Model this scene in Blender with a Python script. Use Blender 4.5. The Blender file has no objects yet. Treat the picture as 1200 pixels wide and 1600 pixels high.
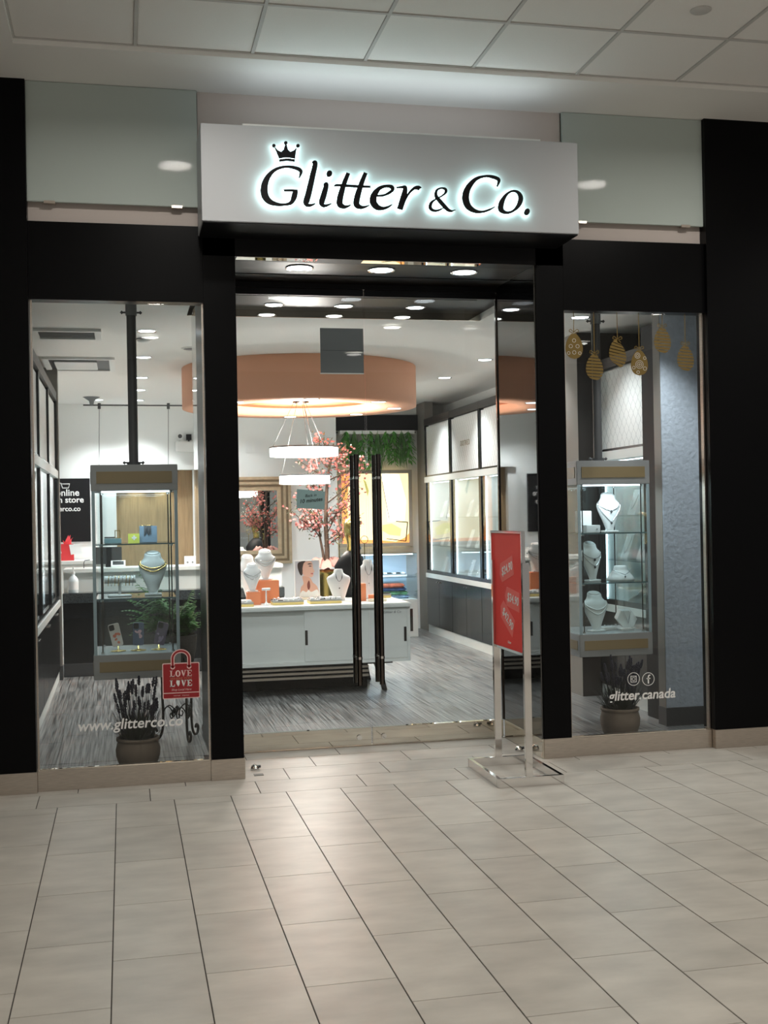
import bpy, bmesh, math, random
from mathutils import Vector, Matrix

# ------------------------------------------------------------------ camera, world, exposure
YAW, PITCH, ROLL, FPX, CAMZ = 0.21774318, 0.002996, -0.01858821, 1841.2, 1.49
sc = bpy.context.scene
C = sc.collection
_f = Vector((math.sin(YAW) * math.cos(PITCH), math.cos(YAW) * math.cos(PITCH), math.sin(PITCH)))
_r0 = Vector((math.cos(YAW), -math.sin(YAW), 0)); _u0 = _r0.cross(_f)
_r = math.cos(ROLL) * _r0 + math.sin(ROLL) * _u0
_u = -math.sin(ROLL) * _r0 + math.cos(ROLL) * _u0
cam_d = bpy.data.cameras.new('camera'); cam = bpy.data.objects.new('camera', cam_d); C.objects.link(cam)
cam_d.sensor_fit = 'HORIZONTAL'; cam_d.sensor_width = 36.0; cam_d.lens = FPX * 36 / 1200
cam_d.clip_start = 0.05; cam_d.clip_end = 200
m3 = Matrix((_r, _u, -_f)).transposed()
cam.matrix_world = Matrix.Translation((0, 0, CAMZ)) @ m3.to_4x4()
sc.camera = cam
w = bpy.data.worlds.new('world'); sc.world = w; w.use_nodes = True
bg = w.node_tree.nodes['Background']; bg.inputs[0].default_value = (1.0, 0.96, 0.90, 1); bg.inputs[1].default_value = 0.17
vs = sc.view_settings
vs.view_transform = 'Standard'; vs.look = 'None'; vs.gamma = 1.0; vs.exposure = 0.53; vs.use_curve_mapping = False
sc.cycles.use_denoising = True
sc.cycles.max_bounces = 10; sc.cycles.diffuse_bounces = 4; sc.cycles.glossy_bounces = 5
sc.cycles.transparent_max_bounces = 40
sc.cycles.sample_clamp_indirect = 6.0
sc.cycles.caustics_reflective = False; sc.cycles.caustics_refractive = False
MALL_W, STORE_W, RING_W, LED_W = 22.0, 80.0, 46.0, 1.0      # lamp powers (watts)

# pixel (1200 x 1600 frame) -> point on a known plane
def ray(x, y): return (x - 600) / FPX * _r - (y - 800) / FPX * _u + _f
def onY(x, y, Y): d = ray(x, y); return Vector((0, 0, CAMZ)) + d * (Y / d.y)
def onX(x, y, X): d = ray(x, y); return Vector((0, 0, CAMZ)) + d * (X / d.x)
def onZ(x, y, Z): d = ray(x, y); return Vector((0, 0, CAMZ)) + d * ((Z - CAMZ) / d.z)

# ------------------------------------------------------------------ materials
MATS = {}
def mat(name, col, rough=0.5, metal=0.0, spec=0.5, emit=None, es=0.0, var=0.0, vscale=8.0, vstretch=(1, 1, 1), bump=0.0, coat=0.0, rnd=0.0, col2=None, tl=0.0, vr=(0.3, 0.7)):
    if name in MATS: return MATS[name]
    m = bpy.data.materials.new(name); m.use_nodes = True; nt = m.node_tree; N = nt.nodes; L = nt.links
    b = N['Principled BSDF']
    b.inputs['Base Color'].default_value = (*col, 1); b.inputs['Roughness'].default_value = rough
    b.inputs['Metallic'].default_value = metal; b.inputs['Specular IOR Level'].default_value = spec
    b.inputs['Coat Weight'].default_value = coat; b.inputs['Coat Roughness'].default_value = 0.03
    if emit: b.inputs['Emission Color'].default_value = (*emit, 1); b.inputs['Emission Strength'].default_value = es
    if var or bump:
        tc = N.new('ShaderNodeTexCoord'); mp = N.new('ShaderNodeMapping'); mp.inputs['Scale'].default_value = vstretch
        nz = N.new('ShaderNodeTexNoise'); nz.inputs['Scale'].default_value = vscale; nz.inputs['Detail'].default_value = 5
        geo = N.new('ShaderNodeNewGeometry')
        L.new(geo.outputs['Position'], mp.inputs['Vector']); L.new(mp.outputs[0], nz.inputs['Vector'])
        if var:
            mx = N.new('ShaderNodeMix'); mx.data_type = 'RGBA'
            c2 = col2 if col2 else tuple(c * (1 - var) for c in col)
            c1 = col if col2 else tuple(min(1, c * (1 + var)) for c in col)
            mx.inputs[6].default_value = (*c1, 1); mx.inputs[7].default_value = (*c2, 1)
            rp = N.new('ShaderNodeMapRange'); rp.inputs['From Min'].default_value = vr[0]; rp.inputs['From Max'].default_value = vr[1]
            L.new(nz.outputs['Fac'], rp.inputs['Value']); L.new(rp.outputs[0], mx.inputs[0])
            out = mx.outputs[2]
            if rnd:
                oi = N.new('ShaderNodeObjectInfo'); hv = N.new('ShaderNodeHueSaturation'); ma = N.new('ShaderNodeMapRange')
                ma.inputs['To Min'].default_value = 1 - rnd; ma.inputs['To Max'].default_value = 1 + rnd
                L.new(oi.outputs['Random'], ma.inputs['Value']); L.new(ma.outputs[0], hv.inputs['Value']); L.new(out, hv.inputs['Color']); out = hv.outputs[0]
            L.new(out, b.inputs['Base Color'])
        if bump:
            bp = N.new('ShaderNodeBump'); bp.inputs['Strength'].default_value = bump; bp.inputs['Distance'].default_value = 0.01
            L.new(nz.outputs['Fac'], bp.inputs['Height']); L.new(bp.outputs[0], b.inputs['Normal'])
    if tl:      # light shining through thin cloth or petals
        t = N.new('ShaderNodeBsdfTranslucent'); t.inputs[0].default_value = (*col, 1); ms = N.new('ShaderNodeMixShader'); ms.inputs[0].default_value = tl
        L.new(b.outputs[0], ms.inputs[1]); L.new(t.outputs[0], ms.inputs[2]); L.new(ms.outputs[0], N['Material Output'].inputs[0])
    MATS[name] = m; return m

def glass_mat(name, tint=(0.97, 0.985, 0.98), f0=0.04, rough=0.0):
    m = bpy.data.materials.new(name); m.use_nodes = True; nt = m.node_tree; N = nt.nodes; L = nt.links; N.clear()
    o = N.new('ShaderNodeOutputMaterial'); t = N.new('ShaderNodeBsdfTransparent'); t.inputs[0].default_value = (*tint, 1)
    g = N.new('ShaderNodeBsdfGlossy'); g.inputs['Roughness'].default_value = rough
    lw = N.new('ShaderNodeLayerWeight'); lw.inputs[0].default_value = 0.5
    p = N.new('ShaderNodeMath'); p.operation = 'POWER'; p.inputs[1].default_value = 5
    q = N.new('ShaderNodeMath'); q.operation = 'MULTIPLY_ADD'; q.inputs[1].default_value = 1 - f0; q.inputs[2].default_value = f0
    mx = N.new('ShaderNodeMixShader')
    L.new(lw.outputs['Facing'], p.inputs[0]); L.new(p.outputs[0], q.inputs[0]); L.new(q.outputs[0], mx.inputs[0])
    L.new(t.outputs[0], mx.inputs[1]); L.new(g.outputs[0], mx.inputs[2]); L.new(mx.outputs[0], o.inputs[0])
    MATS[name] = m; return m

GL = glass_mat('clear_glass', f0=0.02); GLC = glass_mat('case_glass', (0.93, 0.97, 0.975), 0.03)
BLK = mat('black_lacquer', (0.0022, 0.0022, 0.0026), 0.30, spec=0.10)
BLKM = mat('black_matte', (0.006, 0.006, 0.007), 0.5, spec=0.2)
REV = mat('black_reveal_glass', (0.004, 0.004, 0.004), 0.015, spec=0.9, coat=0.6)
STB = mat('brushed_steel', (0.55, 0.485, 0.42), 0.32, metal=1.0, var=0.12, vscale=3, vstretch=(6, 6, 120))
STP = mat('polished_steel', (0.70, 0.66, 0.58), 0.04, metal=1.0)
CHR = mat('chrome', (0.74, 0.72, 0.70), 0.07, metal=1.0)
DST = mat('dark_bronze_steel', (0.10, 0.085, 0.075), 0.16, metal=1.0)
WHT = mat('white_paint', (0.80, 0.81, 0.79), 0.55, spec=0.3)
CEI = mat('ceiling_paint', (0.86, 0.85, 0.82), 0.8, spec=0.2)
CTL = mat('ceiling_tile', (0.87, 0.85, 0.82), 0.9, spec=0.1, var=0.02, vscale=300, bump=0.15)
TBAR = mat('ceiling_grid_metal', (0.58, 0.57, 0.55), 0.5, spec=0.3)
BEI = mat('beige_wall', (0.60, 0.53, 0.49), 0.7, spec=0.2)
FRO = mat('backpainted_glass', (0.48, 0.54, 0.51), 0.05, spec=0.035)
SGN = mat('sign_face', (0.50, 0.515, 0.535), 0.45, spec=0.25)
SOF = mat('dark_wood_soffit', (0.010, 0.0068, 0.0055), 0.35, spec=0.08, var=0.35, vscale=2, vstretch=(60, 3, 3))
TIL = mat('floor_tile', (0.445, 0.415, 0.365), 0.37, spec=0.42, var=0.13, vscale=4.0, vstretch=(1.0, 1.9, 1), rnd=0.06)
GRT = mat('dark_grout', (0.05, 0.042, 0.035), 0.8)
PLK = mat('grey_wood_plank', (0.27, 0.27, 0.26), 0.28, spec=0.45, col2=(0.035, 0.034, 0.033), var=0.3, vscale=1.3, vr=(0.34, 0.64), vstretch=(70, 1.3, 1), rnd=0.10)
ORG = mat('peach_plaster', (0.84, 0.43, 0.275), 0.6, spec=0.25)
ORD = mat('deep_orange_plaster', (0.78, 0.30, 0.13), 0.6, spec=0.25)
ORC = mat('orange_block', (0.80, 0.27, 0.12), 0.5)
CBW = mat('cabinet_white', (0.66, 0.68, 0.65), 0.35)
CBD = mat('cabinet_charcoal', (0.009, 0.010, 0.011), 0.22, spec=0.4)
TAN = mat('taupe_post', (0.20, 0.185, 0.165), 0.5)
BRN = mat('dark_brown_panel', (0.022, 0.017, 0.014), 0.4)
PGR = mat('pole_grey', (0.055, 0.055, 0.055), 0.4)
TWR = mat('tower_grey', (0.27, 0.275, 0.275), 0.4)
AMB = mat('tower_bronze_panel', (0.23, 0.17, 0.085), 0.4)
CGL = mat('frosted_corner_strip', (0.32, 0.42, 0.46), 0.25)
VEL = mat('white_leatherette', (0.78, 0.79, 0.78), 0.45)
GLD = mat('gold', (0.80, 0.56, 0.22), 0.22, metal=1.0)
OGD = mat('antique_gold', (0.44, 0.37, 0.25), 0.35, metal=0.35, var=0.12, vscale=20)
OG2 = mat('antique_gold_dark', (0.20, 0.16, 0.10), 0.4, metal=0.35)
PRL = mat('pearl', (0.80, 0.80, 0.78), 0.25)
BRA = mat('brass_vase', (0.40, 0.31, 0.10), 0.25, metal=0.9)
SIL = mat('silver', (0.78, 0.78, 0.80), 0.18, metal=1.0)
RED = mat('poster_red', (0.78, 0.062, 0.05), 0.5, spec=0.12)
RED2 = mat('tag_red', (0.82, 0.16, 0.14), 0.5, spec=0.12)
DRED = mat('decal_red', (0.27, 0.007, 0.011), 0.45)
DWH = mat('decal_white', (0.74, 0.74, 0.72), 0.5)
PNK = mat('decal_pale_pink', (0.75, 0.52, 0.50), 0.5)
EGG = mat('decal_gold', (0.19, 0.125, 0.03), 0.35, metal=0.35)
TER = mat('taupe_pot', (0.165, 0.125, 0.092), 0.7, var=0.1, vscale=6)
SOI = mat('soil', (0.02, 0.016, 0.012), 0.9)
LVL = mat('lavender_leaf', (0.010, 0.015, 0.008), 0.6, var=0.3, vscale=20)
LVF = mat('lavender_flower', (0.012, 0.011, 0.026), 0.7, var=0.3, vscale=40)
FRN = mat('fern_green', (0.07, 0.20, 0.035), 0.5, var=0.45, vscale=14, tl=0.2)
IVY = mat('hanging_green', (0.10, 0.33, 0.05), 0.5, var=0.5, vscale=16, tl=0.25)
IRN = mat('wrought_iron', (0.018, 0.014, 0.011), 0.45, metal=0.5)
GRN = mat('dark_granite', (0.035, 0.042, 0.045), 0.2, var=0.7, vscale=90)
WOD = mat('wall_wood', (0.34, 0.235, 0.125), 0.5, var=0.16, vscale=3, vstretch=(14, 14, 1.2))
GRC = mat('grey_textured_column', (0.46, 0.52, 0.59), 0.7, var=0.10, vscale=34, bump=0.5)
DGR = mat('dark_grey', (0.045, 0.046, 0.048), 0.5)
MGR = mat('mid_grey', (0.16, 0.17, 0.175), 0.5)
MIR = mat('mirror_silver', (0.82, 0.82, 0.80), 0.01, metal=1.0)
BRK = mat('bark', (0.055, 0.030, 0.018), 0.8, var=0.4, vscale=40)
BLS = mat('blossom_pink', (0.44, 0.145, 0.13), 0.6, var=0.3, vscale=60, tl=0.25)
BLF = mat('blossom_leaf', (0.055, 0.062, 0.022), 0.6)
TUL = mat('pink_tulle', (0.46, 0.24, 0.205), 0.7, tl=0.4)
LGT = mat('lamp_lens', (0.9, 0.9, 0.9), 0.4, emit=(0.84, 0.93, 1.0), es=9.0)
LGM = mat('mall_lamp_lens', (0.9, 0.9, 0.9), 0.4, emit=(1.0, 0.95, 0.86), es=7.0)
LGP = mat('pendant_diffuser', (0.9, 0.9, 0.9), 0.4, emit=(1.0, 0.96, 0.90), es=9.0)
LED = mat('led_strip', (0.9, 0.9, 0.9), 0.4, emit=(0.82, 0.93, 1.0), es=5.0)
HAL = mat('sign_halo_led', (0.9, 0.9, 0.9), 0.4, emit=(0.66, 1.0, 0.96), es=8.5)
SKY = mat('pale_blue_card', (0.30, 0.45, 0.47), 0.6)
BLU = mat('slate_blue_box', (0.17, 0.25, 0.33), 0.5)
TEA = mat('teal_box', (0.16, 0.27, 0.29), 0.5)
LIM = mat('lime_card', (0.56, 0.60, 0.10), 0.5)
CRM = mat('cream', (0.75, 0.66, 0.50), 0.5)
YEL = mat('tray_yellow', (0.82, 0.62, 0.22), 0.5)
LIN = mat('tray_liner', (0.55, 0.57, 0.58), 0.6)
SKN = mat('print_skin', (0.62, 0.36, 0.27), 0.5)
HRB = mat('print_hair', (0.045, 0.03, 0.026), 0.5)

# patterned upper cabinet panel: interlaced wavy lines on white
def pattern_mat():
    m = bpy.data.materials.new('scallop_pattern'); m.use_nodes = True; nt = m.node_tree; N = nt.nodes; L = nt.links; b = N['Principled BSDF']
    geo = N.new('ShaderNodeNewGeometry'); sx = N.new('ShaderNodeSeparateXYZ'); L.new(geo.outputs['Position'], sx.inputs[0])
    def M(op, a, bb=None, c=None):
        n = N.new('ShaderNodeMath'); n.operation = op
        for i, v in enumerate((a, bb, c)):
            if v is None: continue
            if isinstance(v, (int, float)): n.inputs[i].default_value = v
            else: L.new(v, n.inputs[i])
        return n.outputs[0]
    s = M('SINE', M('MULTIPLY', sx.outputs['Z'], 2 * math.pi / 0.11)); k = M('MULTIPLY', s, 0.24); y = M('MULTIPLY', sx.outputs['Y'], 1 / 0.085)
    d = []
    for sg, off in ((1, 0), (-1, 0.5)):
        v = M('ADD', M('MULTIPLY_ADD', k, sg, y), off); d.append(M('ABSOLUTE', M('SUBTRACT', M('FRACT', v), 0.5)))
    mn = M('MINIMUM', d[0], d[1]); li = M('LESS_THAN', mn, 0.045)
    mx = N.new('ShaderNodeMix'); mx.data_type = 'RGBA'; mx.inputs[6].default_value = (0.74, 0.75, 0.73, 1); mx.inputs[7].default_value = (0.50, 0.52, 0.51, 1)
    L.new(li, mx.inputs[0]); L.new(mx.outputs[2], b.inputs['Base Color']); b.inputs['Roughness'].default_value = 0.35
    MATS['scallop_pattern'] = m; return m
PAT = pattern_mat()

# ------------------------------------------------------------------ mesh helpers
ROOT = {}
def root_of(o): return ROOT.get(o.name, Vector((0, 0, 0)))
def tag(o, label=None, cat=None, group=None, kind=None):
    if label: o['label'] = label
    if cat: o['category'] = cat
    if group: o['group'] = group
    if kind: o['kind'] = kind
    return o
def thing(name, label, cat, loc=(0, 0, 0), rz=0.0, group=None):
    o = bpy.data.objects.new(name, None); C.objects.link(o); o.empty_display_size = 0.1
    o.location = loc; o.rotation_euler = (0, 0, rz); ROOT[o.name] = Vector(loc)
    return tag(o, label, cat, group)
def link(name, me, m, parent=None):
    o = bpy.data.objects.new(name, me); C.objects.link(o)
    if m is not None and not me.materials: me.materials.append(m)
    if parent is not None: o.parent = parent; ROOT[o.name] = root_of(parent)
    return o
def dup(root, loc, rz=0.0, label=None, group=None, scale=None):
    r = root.copy(); C.objects.link(r); r.location = loc; r.rotation_euler = (0, 0, rz); ROOT[r.name] = Vector(loc)
    if scale: r.scale = (scale,) * 3
    if label: r['label'] = label
    if group: r['group'] = group
    for ch in list(root.children):
        c = ch.copy(); C.objects.link(c); c.parent = r; ROOT[c.name] = Vector(loc)
        for g in list(ch.children):
            d = g.copy(); C.objects.link(d); d.parent = c
    return r

class MB:
    def __init__(s): s.v = []; s.f = []; s.sm = []
    def add(s, vs, fs, smooth=False):
        n = len(s.v); s.v += [tuple(v) for v in vs]
        for f in fs: s.f.append(tuple(i + n for i in f)); s.sm.append(smooth)
        return s
    def box(s, x0, y0, z0, x1, y1, z1):
        x0, x1 = min(x0, x1), max(x0, x1); y0, y1 = min(y0, y1), max(y0, y1); z0, z1 = min(z0, z1), max(z0, z1)
        return s.add([(x0, y0, z0), (x1, y0, z0), (x1, y1, z0), (x0, y1, z0), (x0, y0, z1), (x1, y0, z1), (x1, y1, z1), (x0, y1, z1)],
              [(0, 3, 2, 1), (4, 5, 6, 7), (0, 1, 5, 4), (1, 2, 6, 5), (2, 3, 7, 6), (3, 0, 4, 7)])
    def frame(s, p0, ax, bx, nx, wd, ht, bar, dep):      # rectangular ring: ax right, bx up, nx depth
        p0, ax, bx, nx = Vector(p0), Vector(ax), Vector(bx), Vector(nx)
        for a0, a1, b0, b1 in ((0, wd, 0, bar), (0, wd, ht - bar, ht), (0, bar, bar, ht - bar), (wd - bar, wd, bar, ht - bar)):
            q = [p0 + ax * a + bx * b + nx * c for c in (0, dep) for a, b in ((a0, b0), (a1, b0), (a1, b1), (a0, b1))]
            s.add(q, [(0, 1, 2, 3), (7, 6, 5, 4), (0, 4, 5, 1), (1, 5, 6, 2), (2, 6, 7, 3), (3, 7, 4, 0)])
        return s
    def cyl(s, p0, p1, r, n=12, r1=None, smooth=True):
        p0, p1 = Vector(p0), Vector(p1); d = (p1 - p0).normalized(); a = d.orthogonal().normalized(); b = d.cross(a); r1 = r if r1 is None else r1
        vs = []
        for p, q in ((p0, r), (p1, r1)):
            for i in range(n):
                t = 2 * math.pi * i / n; vs.append(p + a * (q * math.cos(t)) + b * (q * math.sin(t)))
        s.add(vs, [(i, (i + 1) % n, n + (i + 1) % n, n + i) for i in range(n)], smooth)
        s.add(vs[:n], [tuple(reversed(range(n)))]); s.add(vs[n:], [tuple(range(n))]); return s
    def tube(s, pts, r, n=6, closed=False):
        pts = [Vector(p) for p in pts]; k = len(pts); rr = r if isinstance(r, (list, tuple)) else [r] * k
        vs = []; up = Vector((0, 0, 1)); prev = None
        for i, p in enumerate(pts):
            t = (pts[(i + 1) % k] - pts[i - 1]) if closed else (pts[min(i + 1, k - 1)] - pts[max(i - 1, 0)])
            t = t.normalized() if t.length > 1e-9 else up
            a = (prev - t * prev.dot(t)) if prev is not None else t.orthogonal()
            a = a.normalized() if a.length > 1e-6 else t.orthogonal().normalized()
            prev = a; b = t.cross(a)
            for j in range(n):
                q = 2 * math.pi * j / n; vs.append(p + a * (rr[i] * math.cos(q)) + b * (rr[i] * math.sin(q)))
        m = k if closed else k - 1
        fs = [(i * n + j, i * n + (j + 1) % n, ((i + 1) % k) * n + (j + 1) % n, ((i + 1) % k) * n + j) for i in range(m) for j in range(n)]
        if not closed: fs += [tuple(reversed(range(n))), tuple((k - 1) * n + j for j in range(n))]
        return s.add(vs, fs, True)
    def lathe(s, prof, c=(0, 0, 0), n=24, smooth=True, sx=1.0, sy=1.0, cap=True):
        c = Vector(c); vs = []; k = len(prof)
        for r, z in prof:
            for j in range(n):
                q = 2 * math.pi * j / n; vs.append(c + Vector((r * sx * math.cos(q), r * sy * math.sin(q), z)))
        fs = [(i * n + j, i * n + (j + 1) % n, (i + 1) * n + (j + 1) % n, (i + 1) * n + j) for i in range(k - 1) for j in range(n)]
        if cap: fs += [tuple(reversed(range(n))), tuple((k - 1) * n + j for j in range(n))]
        return s.add(vs, fs, smooth)
    def loft(s, secs, n=20, tilts=None):          # secs: (cx, cy, z, half width, half depth)
        vs = []; k = len(secs)
        for i_, (cx, cy, z, a, b) in enumerate(secs):
            for j in range(n):
                q = 2 * math.pi * j / n; vs.append((cx + a * math.cos(q), cy + b * math.sin(q), z + (tilts[i_] * b * math.sin(q) if tilts else 0)))
        fs = [(i * n + j, i * n + (j + 1) % n, (i + 1) * n + (j + 1) % n, (i + 1) * n + j) for i in range(k - 1) for j in range(n)]
        fs += [tuple(reversed(range(n))), tuple((k - 1) * n + j for j in range(n))]
        return s.add(vs, fs, True)
    def prism(s, pts, nrm, th):       # planar polygon of 3D points, pushed along nrm by th
        pts = [Vector(p) for p in pts]; nv = Vector(nrm).normalized() * th; n = len(pts)
        area = Vector((0, 0, 0))
        for i in range(n): area += pts[i].cross(pts[(i + 1) % n])
        if area.dot(nv) > 0: pts.reverse()
        vs = pts + [p + nv for p in pts]
        return s.add(vs, [tuple(range(n)), tuple(reversed(range(n, 2 * n)))] + [(i, n + i, n + (i + 1) % n, (i + 1) % n) for i in range(n)])
    def ribbon(s, L, R, nrm, th):     # strip between two poly-lines with thickness
        nv = Vector(nrm).normalized() * th; n = len(L)
        vs = list(L) + list(R) + [p + nv for p in L] + [p + nv for p in R]
        fs = []
        for i in range(n - 1):
            fs += [(i, i + 1, n + i + 1, n + i), (2 * n + i, 3 * n + i, 3 * n + i + 1, 2 * n + i + 1), (i, 2 * n + i, 2 * n + i + 1, i + 1), (n + i, n + i + 1, 3 * n + i + 1, 3 * n + i)]
        fs += [(0, n, 3 * n, 2 * n), (n - 1, 3 * n - 1, 4 * n - 1, 2 * n - 1)]
        return s.add(vs, fs)
    def build(s, name, m, parent=None, label=None, cat=None, group=None, kind=None, bevel=0.0, local=False, fix=False):
        org = Vector((0, 0, 0))
        if parent is not None:
            if not local: org = root_of(parent)
        elif kind != 'structure' and s.v:
            xs, ys, zs = zip(*s.v); org = Vector(((min(xs) + max(xs)) / 2, (min(ys) + max(ys)) / 2, min(zs)))
        me = bpy.data.meshes.new(name); me.from_pydata([tuple(Vector(v) - org) for v in s.v], [], s.f)
        me.polygons.foreach_set('use_smooth', s.sm)
        if bevel or fix:
            bm = bmesh.new(); bm.from_mesh(me)
            if fix: bmesh.ops.recalc_face_normals(bm, faces=bm.faces)
            if bevel:
                bmesh.ops.bevel(bm, geom=[e for e in bm.edges if len(e.link_faces) == 2 and e.calc_face_angle(0) > 0.5], offset=bevel, segments=2, affect='EDGES', clamp_overlap=True)
            bm.to_mesh(me); bm.free()
        me.validate(); me.update()
        o = link(name, me, m, parent)
        if parent is None: o.location = org; ROOT[o.name] = org
        return tag(o, label, cat, group, kind)

def text(name, body, size, m, org, right, up, parent=None, ext=0.001, shear=0.0, bold=0.0, spacing=1.0, align='CENTER', local=False, label=None, sx=1.0, **tg):
    cu = bpy.data.curves.new(name, 'FONT'); cu.body = body; cu.size = size; cu.extrude = ext; cu.shear = shear; cu.offset = bold
    cu.space_character = spacing; cu.align_x = align; cu.align_y = 'CENTER'; cu.resolution_u = 3
    t = bpy.data.objects.new(name, cu); C.objects.link(t)
    me = bpy.data.meshes.new_from_object(t); bpy.data.objects.remove(t); bpy.data.curves.remove(cu)
    r, u = Vector(right).normalized() * sx, Vector(up).normalized(); n = Vector(right).normalized().cross(u)
    M4 = Matrix((r, u, n)).transposed().to_4x4(); org = Vector(org)
    if parent is not None:
        if not local: org = org - root_of(parent)
        me.transform(Matrix.Translation(org) @ M4); me.materials.clear(); o = link(name, me, m, parent)
    else:
        me.transform(M4); me.materials.clear(); o = link(name, me, m); o.location = org; ROOT[o.name] = org
    return tag(o, label, **tg)

def spline(pts, n=6, closed=False):      # Catmull-Rom through tuples of any length
    k = len(pts); out = []
    P = (lambda i: pts[i % k]) if closed else (lambda i: pts[max(0, min(k - 1, i))])
    for i in range(k if closed else k - 1):
        a, b, c, d = P(i - 1), P(i), P(i + 1), P(i + 2)
        for j in range(n):
            t = j / n
            out.append(tuple(0.5 * (2 * b[q] + (c[q] - a[q]) * t + (2 * a[q] - 5 * b[q] + 4 * c[q] - d[q]) * t * t + (3 * b[q] - a[q] - 3 * c[q] + d[q]) * t ** 3) for q in range(len(b))))
    if not closed: out.append(tuple(pts[-1]))
    return out
def stroke(mb, pts, fn, nrm, th, closed=False, n=6):   # variable-width pen stroke; pts (x, y, width) in a drawing plane, fn maps to 3D
    s = spline(pts, n, closed)
    if closed: s.append(s[0])
    Lp, Rp = [], []
    for i, (x, y, wd) in enumerate(s):
        a = s[i - 1] if i else (s[-2] if closed else s[0]); b = s[i + 1] if i < len(s) - 1 else (s[1] if closed else s[-1])
        dx, dy = b[0] - a[0], b[1] - a[1]; l = math.hypot(dx, dy) or 1
        nx, ny = -dy / l * wd / 2, dx / l * wd / 2
        Lp.append(fn(x + nx, y + ny)); Rp.append(fn(x - nx, y - ny))
    mb.ribbon(Lp, Rp, nrm, th); return mb
def blob(mb, cx, cy, rx, ry, ang, fn, nrm, th, n=16):
    pts = []
    for i in range(n):
        t = 2 * math.pi * i / n; x, y = rx * math.cos(t), ry * math.sin(t)
        pts.append(fn(cx + x * math.cos(ang) - y * math.sin(ang), cy + x * math.sin(ang) + y * math.cos(ang)))
    mb.prism(pts, nrm, th); return mb

def lamp(parent, kind, loc, power, col, size=0.1, spot=100, blend=0.5, rot=(0, 0, 0), spread=180, sy=None):
    l = bpy.data.lights.new('lamp_light', kind); l.energy = power; l.color = col
    if kind == 'SPOT': l.spot_size = math.radians(spot); l.spot_blend = blend; l.shadow_soft_size = size
    else:
        l.shape = 'DISK' if sy is None else 'RECTANGLE'; l.size = size; l.spread = math.radians(spread)
        if sy is not None: l.size_y = sy
    o = bpy.data.objects.new('lamp_light', l); C.objects.link(o); o.parent = parent
    o.location = Vector(loc) - root_of(parent); o.rotation_euler = rot
    return o
def rnd_seed(s): random.seed(s)
U = random.uniform

# ================================================================== STRUCTURE
YF, YD, YS = 6.76, 7.51, 8.48          # storefront face, door plane, back edge of the entry soffit
ZC, ZS, ZM = 2.94, 2.99, 3.93          # shop ceiling, entry soffit, mall border ceiling
XL, XR, XB0, XB1 = -0.60, 3.75, -1.05, 4.20
def S(mb, name, m, **k): return mb.build(name, m, kind='structure', **k)

# --- mall floor: grout bed and every tile
floor = S(MB().box(-5, -5, -0.12, 8, YD, -0.003), 'floor', GRT)
TW, TLn, YB = 0.2995, 0.585, 6.375
def tile_mesh(wx, wy, name):
    return MB().box(-wx / 2, -wy / 2, -0.012, wx / 2, wy / 2, 0.0)
_tc = {}
def tile(x0, y0, x1, y1, par, m, name, gx=0.0022, gy=0.0014):
    wx, wy = round(x1 - x0 - 2 * gx, 4), round(y1 - y0 - 2 * gy, 4)
    if wx < 0.01 or wy < 0.01: return
    k = (wx, wy, name)
    if k not in _tc:
        o = tile_mesh(wx, wy, name).build(name, m, par, local=True, bevel=0.0008); _tc[k] = o.data
    else: o = link(name, _tc[k], m, par)
    o.location = ((x0 + x1) / 2, (y0 + y1) / 2, 0)
far_tiles = MB()
for k in range(-5, 19):
    x0 = -0.062 + TW * k; off = 4.10 - 0.195 * k
    y = off + TLn * math.ceil((2.4 - off) / TLn) - TLn
    while y < YB:
        a, b = max(y, 1.8), min(y + TLn, YB)
        if b - a > 0.01:
            # in view and nearest: separate tiles; the rest lies outside the frame
            tile(x0, a, x0 + TW, b, floor, TIL, 'tile')
        y += TLn
for j in range(4):
    y0 = YB + TW * j; y1 = min(y0 + TW, YD - 0.012); off = 0.115 + 0.2 * j
    x = off - TLn * 6
    while x < 6.0:
        a, b = x, x + TLn
        if j >= 2: a, b = max(a, 0.655), min(b, 2.45)
        if b - a > 0.02: tile(a, y0, b, y1, floor, TIL, 'tile', 0.0022, 0.0014)
        x += TLn
S(MB().box(-5, -5, -0.015, 8, 1.8, -0.0005), 'floor_mall_beyond', TIL)

# --- shop floor planks
sfloor = S(MB().box(XB0, YD, -0.12, XB1, 15.1, -0.004), 'floor_shop', DGR)
S(MB().box(XB0, YF + 0.1, -0.12, 0.467, YD, -0.001), 'floor_window_bay_left', PLK)
S(MB().box(2.65, YF + 0.1, -0.12, XB1, YD, -0.001), 'floor_window_bay_right', PLK)
rnd_seed(4)
PW, PL = 0.182, 1.22
for k in range(27):
    x0 = -0.98 + PW * k; y = YD - U(0.1, 1.1)
    while y < 15.1:
        a, b = max(y, YD + 0.001), min(y + PL, 15.1)
        if b - a > 0.05: tile(x0, a, min(x0 + PW, XB1), b, sfloor, PLK, 'plank', 0.0006, 0.0006)
        y += PL

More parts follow.
